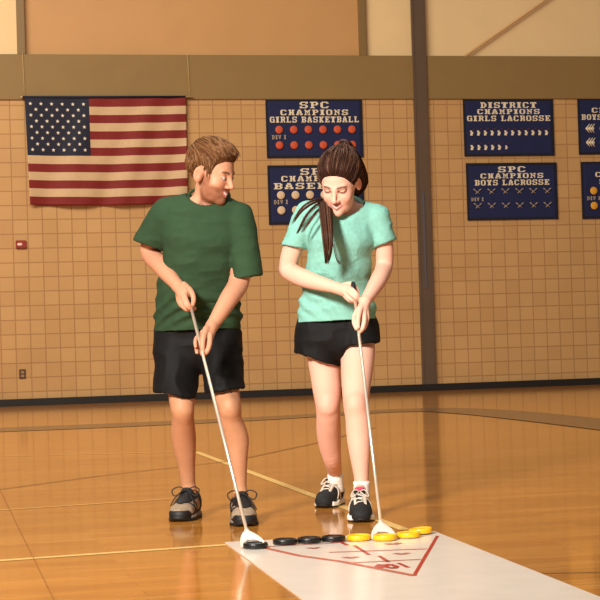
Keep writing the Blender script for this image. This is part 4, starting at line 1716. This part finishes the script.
    while made < 900:
        u = Vector((rnd.gauss(0, 1), rnd.gauss(0, 1), rnd.gauss(0, 1))).normalized()
        p = Vector((u.x * 0.075, u.y * 0.096 - 0.012, u.z * 0.083 + 0.035))
        if region(p.x, p.y, p.z) > -0.004:
            continue
        made += 1
        pts = []
        q = p.copy()
        top = max(0, min(1, (p.z - 0.03) / 0.07))
        L = (0.030 + 0.05 * top) * rnd.uniform(0.7, 1.15)
        steps = 6
        for i in range(steps):
            n = Vector((q.x / 0.075 ** 2, (q.y + 0.012) / 0.096 ** 2, (q.z - 0.035) / 0.083 ** 2)).normalized()
            th = float(thick(q.x, q.y, q.z))
            lift = th * (1.04 + 0.2 * math.sin(math.pi * (i + 0.6) / steps)) + rnd.uniform(-0.001, 0.0015) - float(hd.scalp(q.x, q.y, q.z))
            pts.append(hd.world(q + n * lift))
            flow = Vector((0.45, 1.0, 0.10)) * top + Vector((0, 0.10 if p.y > -0.03 else -0.1, -1.0)) * (1 - top)
            flow = (flow - n * flow.dot(n)).normalized()
            q = q + flow * L / steps
            qs = Vector((q.x / 0.075, (q.y + 0.012) / 0.096, (q.z - 0.035) / 0.083)).normalized()
            q = Vector((qs.x * 0.075, qs.y * 0.096 - 0.012, qs.z * 0.083 + 0.035))
            if q.y > 0.04 and region(q.x, q.y, q.z) > -0.006:
                break
        if len(pts) > 2:
            strand_tube(bm, pts, rnd.uniform(0.0018, 0.0030), 5, 0.6, rnd.choice((0, 1, 1, 2)))
    for k in range(70):                                  # the fringe swept forward, standing off the forehead
        x0 = rnd.uniform(-0.058, 0.056)
        a = Vector((x0, 0.030 - abs(x0) * 0.3, 0.118 - 5.5 * x0 * x0 + rnd.uniform(-0.012, 0.004)))
        b = a + Vector((0.004, 0.036, 0.006))
        c2 = a + Vector((0.012, 0.068 + rnd.uniform(-0.012, 0.012), -0.018 + rnd.uniform(-0.012, 0.010)))
        strand_tube(bm, [hd.world(p) for p in spline([a, b, c2], 7)], rnd.uniform(0.0020, 0.0034), 5, 0.6, rnd.choice((0, 1, 1, 2)))
    objs.append(obj('hair', bm, [M['hair_m'], M['hair_m_mid'], M['hair_m_light']], None))
    for o in objs:
        o.parent = root
        o.matrix_parent_inverse = inv
    for Mx in (SR, SL):
        s, _ = shoe(root, Mx, 0.30, 'trail', 1.10)
        s.matrix_parent_inverse = inv
    return root


# ================================================================== the woman
def build_woman():
    root = empty('person', loc=(W(340, 510, 8.45).x, 8.45, 0))
    root.location.z = 0
    bpy.context.view_layer.update()
    inv = root.matrix_world.inverted()
    tag(root, 'person in a mint t-shirt and short black shorts with a long ponytail looking down', 'person')
    objs = []
    SR, SL = shoe_frame((321.5, 508.5), 20, 0.275), shoe_frame((361.5, 523), 0, 0.275)
    hd = Head(W(340, 182, 8.18), head_rot(math.radians(-20), math.radians(32), math.radians(-5)), 1.13, False, 1)
    lo = (W(270, 300, 8.3).x, 7.80, -0.01)
    hi = (W(404, 300, 8.3).x, 8.98, 1.80)
    F = Field(lo, hi, 0.0032)
    secs = [(343, 217, 8.31, 30, 16), (341, 238, 8.33, 29, 22), (339, 262, 8.38, 26, 20), (337, 286, 8.43, 26, 18), (337, 312, 8.47, 33, 22), (337, 338, 8.49, 37, 25)]
    for a, b in zip(secs, secs[1:]):
        F.econe(W(*a[:3]), W(*b[:3]), (PXR(a[3], a[2]), PXR(a[4], a[2])), (PXR(b[3], b[2]), PXR(b[4], b[2])), LAT, 0.02)
    F.chain(jp((344, 212, 8.32, 10), (308, 217, 8.33, 9.5)), 0.03)
    F.chain(jp((344, 212, 8.32, 10), (376, 219, 8.31, 8.5)), 0.03)
    F.chain(jp((345, 220, 8.33, 13), (344, 202, 8.29, 10.5), (343, 185, 8.24, 10.5)), 0.02)
    # arms
    F.chain(jp((306, 220, 8.33, 9.3), (294, 245, 8.37, 10), (287.5, 267, 8.40, 9.0), (289, 271, 8.39, 9.2), (306, 279, 8.29, 9.0), (337, 288, 8.15, 5.6)), 0.01)
    F.chain(jp((379, 221, 8.31, 9.0), (384, 246, 8.34, 9.3), (384, 267, 8.35, 8.5), (378, 281, 8.23, 8.4), (365, 302, 8.06, 5.6)), 0.01)
    # right hand (upper)
    F.chain(jp((337, 288, 8.15, 5.4), (345, 290, 8.11, 5.4)), 0.01)
    F.chain(jp((338, 289, 8.14, 4.6), (344, 292, 8.12, 4.4)), 0.01)
    finger(F, [(347, 287, 8.10, 2.3), (352.5, 290, 8.06, 2.0), (357, 294.5, 8.05, 1.8), (359, 299, 8.07, 1.5)])
    finger(F, [(346, 289.5, 8.10, 2.3), (351, 294, 8.055, 2.0), (356, 298, 8.05, 1.8), (358, 301, 8.08, 1.5)])
    finger(F, [(344, 291.5, 8.11, 2.2), (348, 297, 8.07, 1.9), (353, 300.5, 8.065, 1.7), (356, 302, 8.09, 1.4)])
    finger(F, [(342, 292, 8.13, 2.0), (345.5, 297, 8.11, 1.7), (350, 301, 8.10, 1.5), (353, 302, 8.11, 1.3)])
    finger(F, [(343, 286, 8.13, 2.8), (350, 284, 8.115, 2.4), (355, 287, 8.11, 2.1), (357.5, 292, 8.11, 1.7)])
    # left hand (lower)
    F.chain(jp((365, 302, 8.06, 5.4), (362, 312, 8.01, 5.8), (361, 319, 7.985, 4.6)), 0.01)
    finger(F, [(358.5, 309, 8.02, 2.3), (354.5, 316, 7.99, 2.0), (354, 323, 7.965, 1.8), (356.3, 329, 7.955, 1.5)], dz=-0.018)
    finger(F, [(364, 311, 8.02, 2.4), (364.4, 320, 7.97, 2.1), (362.6, 328, 7.955, 1.8), (360, 332, 7.97, 1.5)], dz=-0.018)
    finger(F, [(366.5, 310, 8.04, 2.3), (367, 319, 8.00, 2.0), (365, 327, 7.985, 1.7), (361.5, 331, 7.99, 1.4)], dz=-0.018)
    finger(F, [(367, 309, 8.06, 2.0), (368, 316, 8.04, 1.8), (366.5, 323, 8.02, 1.5), (363, 328, 8.02, 1.3)], dz=-0.018)
    finger(F, [(361.5, 307, 8.03, 2.9), (359, 314, 7.975, 2.4), (357.8, 321, 7.955, 2.1), (358.3, 327, 7.95, 1.7)], dz=-0.018)
    # legs
    F.chain(jp((323, 340, 8.50, 19), (325, 370, 8.50, 15.5), (327, 390, 8.50, 14.2), (328, 407, 8.50, 12.2), (328.5, 420, 8.55, 12.0), (328.7, 432, 8.61, 12.2), (330, 446, 8.67, 11), (332.5, 460, 8.73, 8.8), (335, 473, 8.86, 6.8), (336, 484, 8.89, 6.4)), 0.01)
    F.chain(jp((355, 335, 8.48, 19), (357.5, 352, 8.44, 17.5), (357, 370, 8.38, 16), (356, 390, 8.30, 14), (356, 406, 8.25, 12.5), (357.5, 418, 8.25, 12.2), (358.5, 432, 8.26, 12.4), (359.5, 448, 8.26, 11.2), (360.5, 465, 8.26, 8.9), (361.5, 480, 8.26, 7.2), (361.5, 497, 8.26, 7)), 0.01)
    F.ball(W(327.5, 405, 8.465), (PXR(9, 8.4), PXR(8, 8.4), PXR(10, 8.4)), None, 0.02)
    F.ball(W(355.5, 404, 8.22), (PXR(9, 8.2), PXR(8, 8.2), PXR(10, 8.2)), None, 0.02)
    foot(F, SR, 0.275)
    foot(F, SL, 0.275)
    c = hd.c
    F.put(hd.sdf, c - 0.16, c + 0.16, 0.016)
    V, Q = F.mesh('body', 1)
    skin = np.array(lin((228, 174, 150))[:3])
    tone = hd.tone(V, tuple(skin), lin((200, 112, 102))[:3], lin((96, 62, 46))[:3])
    kz = np.exp(-((V[:, 2] - 0.53) / 0.05) ** 2)
    tone *= np.stack([1 - 0.02 * kz, 1 - 0.12 * kz, 1 - 0.14 * kz], 1)
    objs.append(link_vq('body', V, Q, M['skin_f'], None, tone))

    hem = plane_from(W(297, 323, 8.45), W(377, 318.5, 8.45), Vector((0, 0, -1)))

    def build(F, cut):
        S_ = [(344, 216, 8.31, 35, 19), (341, 236, 8.32, 33, 26), (339, 262, 8.37, 31, 25), (337, 286, 8.42, 33, 24), (337, 308, 8.45, 37.5, 27), (337, 345, 8.47, 42, 30)]
        for a, b in zip(S_, S_[1:]):
            F.econe(W(*a[:3]), W(*b[:3]), (PXR(a[3], a[2]), PXR(a[4], a[2])), (PXR(b[3], b[2]), PXR(b[4], b[2])), LAT, 0.015)
        if cut:
            X, Y, Z = F.ax[0][:, None, None], F.ax[1][None, :, None], F.ax[2][None, None, :]
            q, n = hem
            F.D = np.maximum(F.D, (X - q[0]) * n[0] + (Y - q[1]) * n[1] + (Z - q[2]) * n[2]).astype(np.float32)
        F.chain(jp((343, 211, 8.32, 12.5), (310, 216.5, 8.33, 12)), 0.03)
        F.chain(jp((345, 211, 8.32, 12.5), (376, 217, 8.31, 11.5)), 0.03)
        a, b = W(308, 215, 8.33), W(290.5, 254, 8.37)
        pl = plane_from(W(283, 245, 8.36), W(304, 249, 8.36), b - a) if cut else None
        F.econe(a, b, (PXR(14, 8.3), PXR(14, 8.3)), (PXR(11.5, 8.3), PXR(14, 8.3)), LAT, 0.02, plane=pl)
        a, b = W(376.5, 217.5, 8.31), W(387.5, 252, 8.34)
        pl = plane_from(W(374.5, 247, 8.33), W(397, 239, 8.33), b - a) if cut else None
        F.econe(a, b, (PXR(13, 8.3), PXR(14, 8.3)), (PXR(11.8, 8.3), PXR(14, 8.3)), LAT, 0.02, plane=pl)

    ring_c, rx, ry = W(345, 207, 8.31), PXR(18.5, 8.3), PXR(19, 8.3)
    t38 = math.radians(40)
    ring = [ring_c + Vector((rx * math.cos(2 * math.pi * k / 28), 0, 0)) + Vector((0, math.cos(t38), math.sin(t38))) * ry * math.sin(2 * math.pi * k / 28) for k in range(29)]

    def extra(F):
        nrm = Vector((0, -math.sin(t38), math.cos(t38)))
        F.cone(ring_c - nrm * 0.035, ring_c + nrm * 0.16, rx - 0.005, rx + 0.03, 0.008, 'sub')
        for a, b in zip(ring, ring[1:]):
            F.cone(a, b, 0.0055, 0.0055, 0.004)

    def fold(V):
        d = noise_fold(5.3, 0.0045, [((8, 8, 18), 0.8), ((20, 12, 30), 0.35)])(V)
        low = np.clip((1.2 - V[:, 2]) / 0.25, 0, 1)
        x = V[:, 0] - ring_c.x
        diag = np.sin((V[:, 2] * 0.8 + x * 0.9) * 95 + 2.4 * vnoise(V * 7)) * 0.0045 * low
        return (d + diag) * np.clip((V[:, 2] - hem[0][2]) / 0.06, 0.12, 1)
    objs.append(garment('t_shirt', (W(276, 300, 8.3).x, 8.02, 0.84), (W(404, 300, 8.3).x, 8.74, 1.56), 0.004, build, 0.006, M['mint'], None, fold, extra))

    hR = plane_from(W(294, 352, 8.45), W(340, 367, 8.45), Vector((0, 0, -1)))
    hL = plane_from(W(341, 346.5, 8.42), W(379, 341.5, 8.42), Vector((0, 0, -1)))

    def build2(F, cut):
        F.econe(W(337, 312, 8.47), W(337, 336, 8.48), (PXR(37, 8.5), PXR(24, 8.5)), (PXR(41, 8.5), PXR(28, 8.5)), LAT, 0.02)
        F.econe(W(318, 332, 8.49), W(316.5, 378, 8.49), (PXR(22, 8.5), PXR(26, 8.5)), (PXR(23.5, 8.5), PXR(24, 8.5)), LAT, 0.015, plane=hR if cut else None)
        F.econe(W(358, 330, 8.47), W(361, 366, 8.42), (PXR(20.5, 8.5), PXR(26, 8.5)), (PXR(19.5, 8.5), PXR(24, 8.5)), LAT, 0.015, plane=hL if cut else None)

    def fold2(V):
        return noise_fold(2.2, 0.006, [((9, 9, 14), 0.8), ((22, 14, 12), 0.4)])(V)
    objs.append(garment('shorts', (W(286, 300, 8.4).x, 8.10, 0.62), (W(390, 300, 8.4).x, 8.78, 1.06), 0.004, build2, 0.006, M['black_cloth'], None, fold2))

    # ---- hair pulled back into a ponytail
    base = Vector((0.0, -0.092, 0.098))                    # where the tail is tied, head-local

    def region(x, y, z):
        line = np.interp(np.asarray(y, dtype=float), [-0.13, -0.06, -0.03, 0.0, 0.03, 0.05, 0.066, 0.09, 0.12], [-0.06, -0.05, -0.01, 0.016, 0.000, 0.022, 0.052, 0.082, 0.095])
        line = line - 0.022 * sstep(0.050, 0.068, x) * sstep(0.03, 0.012, y)
        return line - z + 0.0 * x

    def thick(x, y, z):
        b = np.sqrt((x - base.x) ** 2 + (y - base.y) ** 2 + (z - base.z) ** 2)
        edge = 0.3 + 0.7 * sstep(0.0, 0.04, -region(x, y, z))
        return (0.010 + 0.009 * sstep(0.03, 0.11, z)) * edge + 0.012 * np.exp(-(b / 0.045) ** 2)
    V, Q = hair_cap(hd, 'hair', region, thick, None, None, 0.0035)
    bm = bmesh.new()
    vs = [bm.verts.new(v) for v in V]
    for q in Q:
        try:
            bm.faces.new([vs[i] for i in q]).smooth = True
        except ValueError:
            pass
    rnd = random.Random(11)
    made = 0
    while made < 700:
        u = Vector((rnd.gauss(0, 1), rnd.gauss(0, 1), rnd.gauss(0, 1))).normalized()
        p = Vector((u.x * 0.075, u.y * 0.096 - 0.012, u.z * 0.083 + 0.035))
        if region(p.x, p.y, p.z) > -0.001:
            continue
        made += 1
        pts = []
        q = p.copy()
        L = min((base - p).length, 0.075)
        steps = 7
        for i in range(steps):
            n = Vector((q.x / 0.075 ** 2, (q.y + 0.012) / 0.096 ** 2, (q.z - 0.035) / 0.083 ** 2)).normalized()
            lift = float(thick(q.x, q.y, q.z)) * (1.04 + 0.1 * math.sin(math.pi * i / steps)) + rnd.uniform(-0.0008, 0.0012) - float(hd.scalp(q.x, q.y, q.z))
            pts.append(hd.world(q + n * lift))
            fl = (base - q)
            fl = (fl - n * fl.dot(n))
            if fl.length > 1e-5:
                fl.normalize()
            q = q + fl * L / steps
            qs = Vector((q.x / 0.075, (q.y + 0.012) / 0.096, (q.z - 0.035) / 0.083)).normalized()
            q = Vector((qs.x * 0.075, qs.y * 0.096 - 0.012, qs.z * 0.083 + 0.035))
        strand_tube(bm, pts, rnd.uniform(0.0016, 0.0027), 5, 0.6, rnd.choice((0, 0, 1, 1, 2)))
    objs.append(obj('hair', bm, [M['hair_f'], M['hair_f_mid'], M['hair_f_light']], None))

    # ---- the tail itself
    bm = bmesh.new()
    b0 = hd.world(base + Vector((0, -0.010, 0.012)))
    path = [b0, hd.world(base + Vector((0.0, -0.050, 0.012))), hd.world(Vector((-0.045, -0.120, 0.03))), W(361, 184, 8.37), W(345, 199, 8.385), W(326, 199, 8.27), W(325, 211, 8.14), W(326.5, 232, 8.055), W(327.5, 252, 8.07), W(326, 270, 8.12)]
    for k in range(80):
        a = rnd.uniform(0, 2 * math.pi)
        rr = math.sqrt(rnd.random())
        pts = []
        end = rnd.uniform(0.86, 1.0)
        P = spline(path, 26)
        m = int(26 * end)
        for i in range(m):
            t = i / 25
            spread = 0.012 + 0.021 * math.sin(math.pi * min(t * 0.95, 1)) + (0.0 if t < 0.85 else -0.012 * (t - 0.85) / 0.15)
            if t > 0.5:
                spread *= 1.05
            off = Vector((math.cos(a + t * 0.8) * rr * spread, math.sin(a + t * 0.8) * rr * spread * 0.55, math.sin(a) * rr * 0.004))
            pts.append(Vector(tuple(P[i])) + off)
        strand_tube(bm, pts, rnd.uniform(0.0028, 0.0046), 5, 0.7, rnd.choice((0, 0, 1, 1, 2)))
    # loose locks lying over the shoulder
    for pts in ([(327, 199, 8.27), (315, 200, 8.20), (303, 207, 8.19), (294, 220, 8.20)], [(326, 202, 8.26), (316, 205, 8.17), (306, 216, 8.155), (300, 228, 8.17), (297, 234, 8.19)], [(326, 200, 8.26), (314, 203, 8.18), (302, 211, 8.175), (292, 224, 8.205)], [(327, 204, 8.25), (317, 211, 8.15), (309, 222, 8.14), (302, 232, 8.165)],
                [(333, 240, 8.05), (337, 258, 8.08), (341, 264, 8.10)]):
        for k in range(4):
            j = Vector((rnd.uniform(-0.004, 0.004), rnd.uniform(-0.003, 0.003), rnd.uniform(-0.004, 0.004)))
            P = [Vector(tuple(p)) + j for p in spline([W(*p) for p in pts], 12)]
            strand_tube(bm, P, 0.0026 if len(pts) > 3 else 0.0015, 5, 1.0, k % 2)
    tail = obj('ponytail', bm, [M['hair_f'], M['hair_f_mid'], M['hair_f_light']], None)
    objs.append(tail)
    bm = bmesh.new()
    rg = []
    for k in range(17):
        a = 2 * math.pi * k / 16
        rg.append(hd.world(base + Vector((0.019 * math.cos(a), -0.022, 0.014 + 0.019 * math.sin(a)))))
    tube(bm, rg, 0.006, 8, cap=False)
    objs.append(obj('hair_tie', bm, M['hair_tie'], None, True))

    # ---- socks
    for top, bot in ((jp((335.3, 474, 8.86, 7.6), (336, 486, 8.90, 7.6), (336.5, 492, 8.90, 7.6)), (0, 0, 1)), (jp((361.5, 481, 8.26, 8.0), (361.5, 497, 8.26, 8.2), (361.5, 506, 8.26, 8.4)), (0, 0, 1))):
        bm = bmesh.new()
        P = [p for p, r in top]
        R = [r for p, r in top]
        P = [P[0] + Vector((0, 0, 0.0)), P[0] - Vector((0, 0, 0.006)), P[0] - Vector((0, 0, 0.018)), P[1], P[2]]
        R = [R[0] * 0.96, R[0] * 1.06, R[0] * 1.0, R[1], R[2]]
        tube(bm, P, R, 28)
        o = obj('sock', bm, M['sock'], None, True)
        objs.append(o)
    for o in objs:
        o.parent = root
        o.matrix_parent_inverse = inv
    for Mx in (SR, SL):
        s, _ = shoe(root, Mx, 0.275, 'runner', 1.0)
        s.matrix_parent_inverse = inv
    return root


build_man()
build_woman()

# square the place up with the far wall: turn everything, camera and lamps too, about the vertical
bpy.context.view_layer.update()
TURN = Matrix.Rotation(-WALL_A, 4, 'Z')
for o in [o for o in SC.objects if o.parent is None]:
    o.matrix_world = TURN @ o.matrix_world
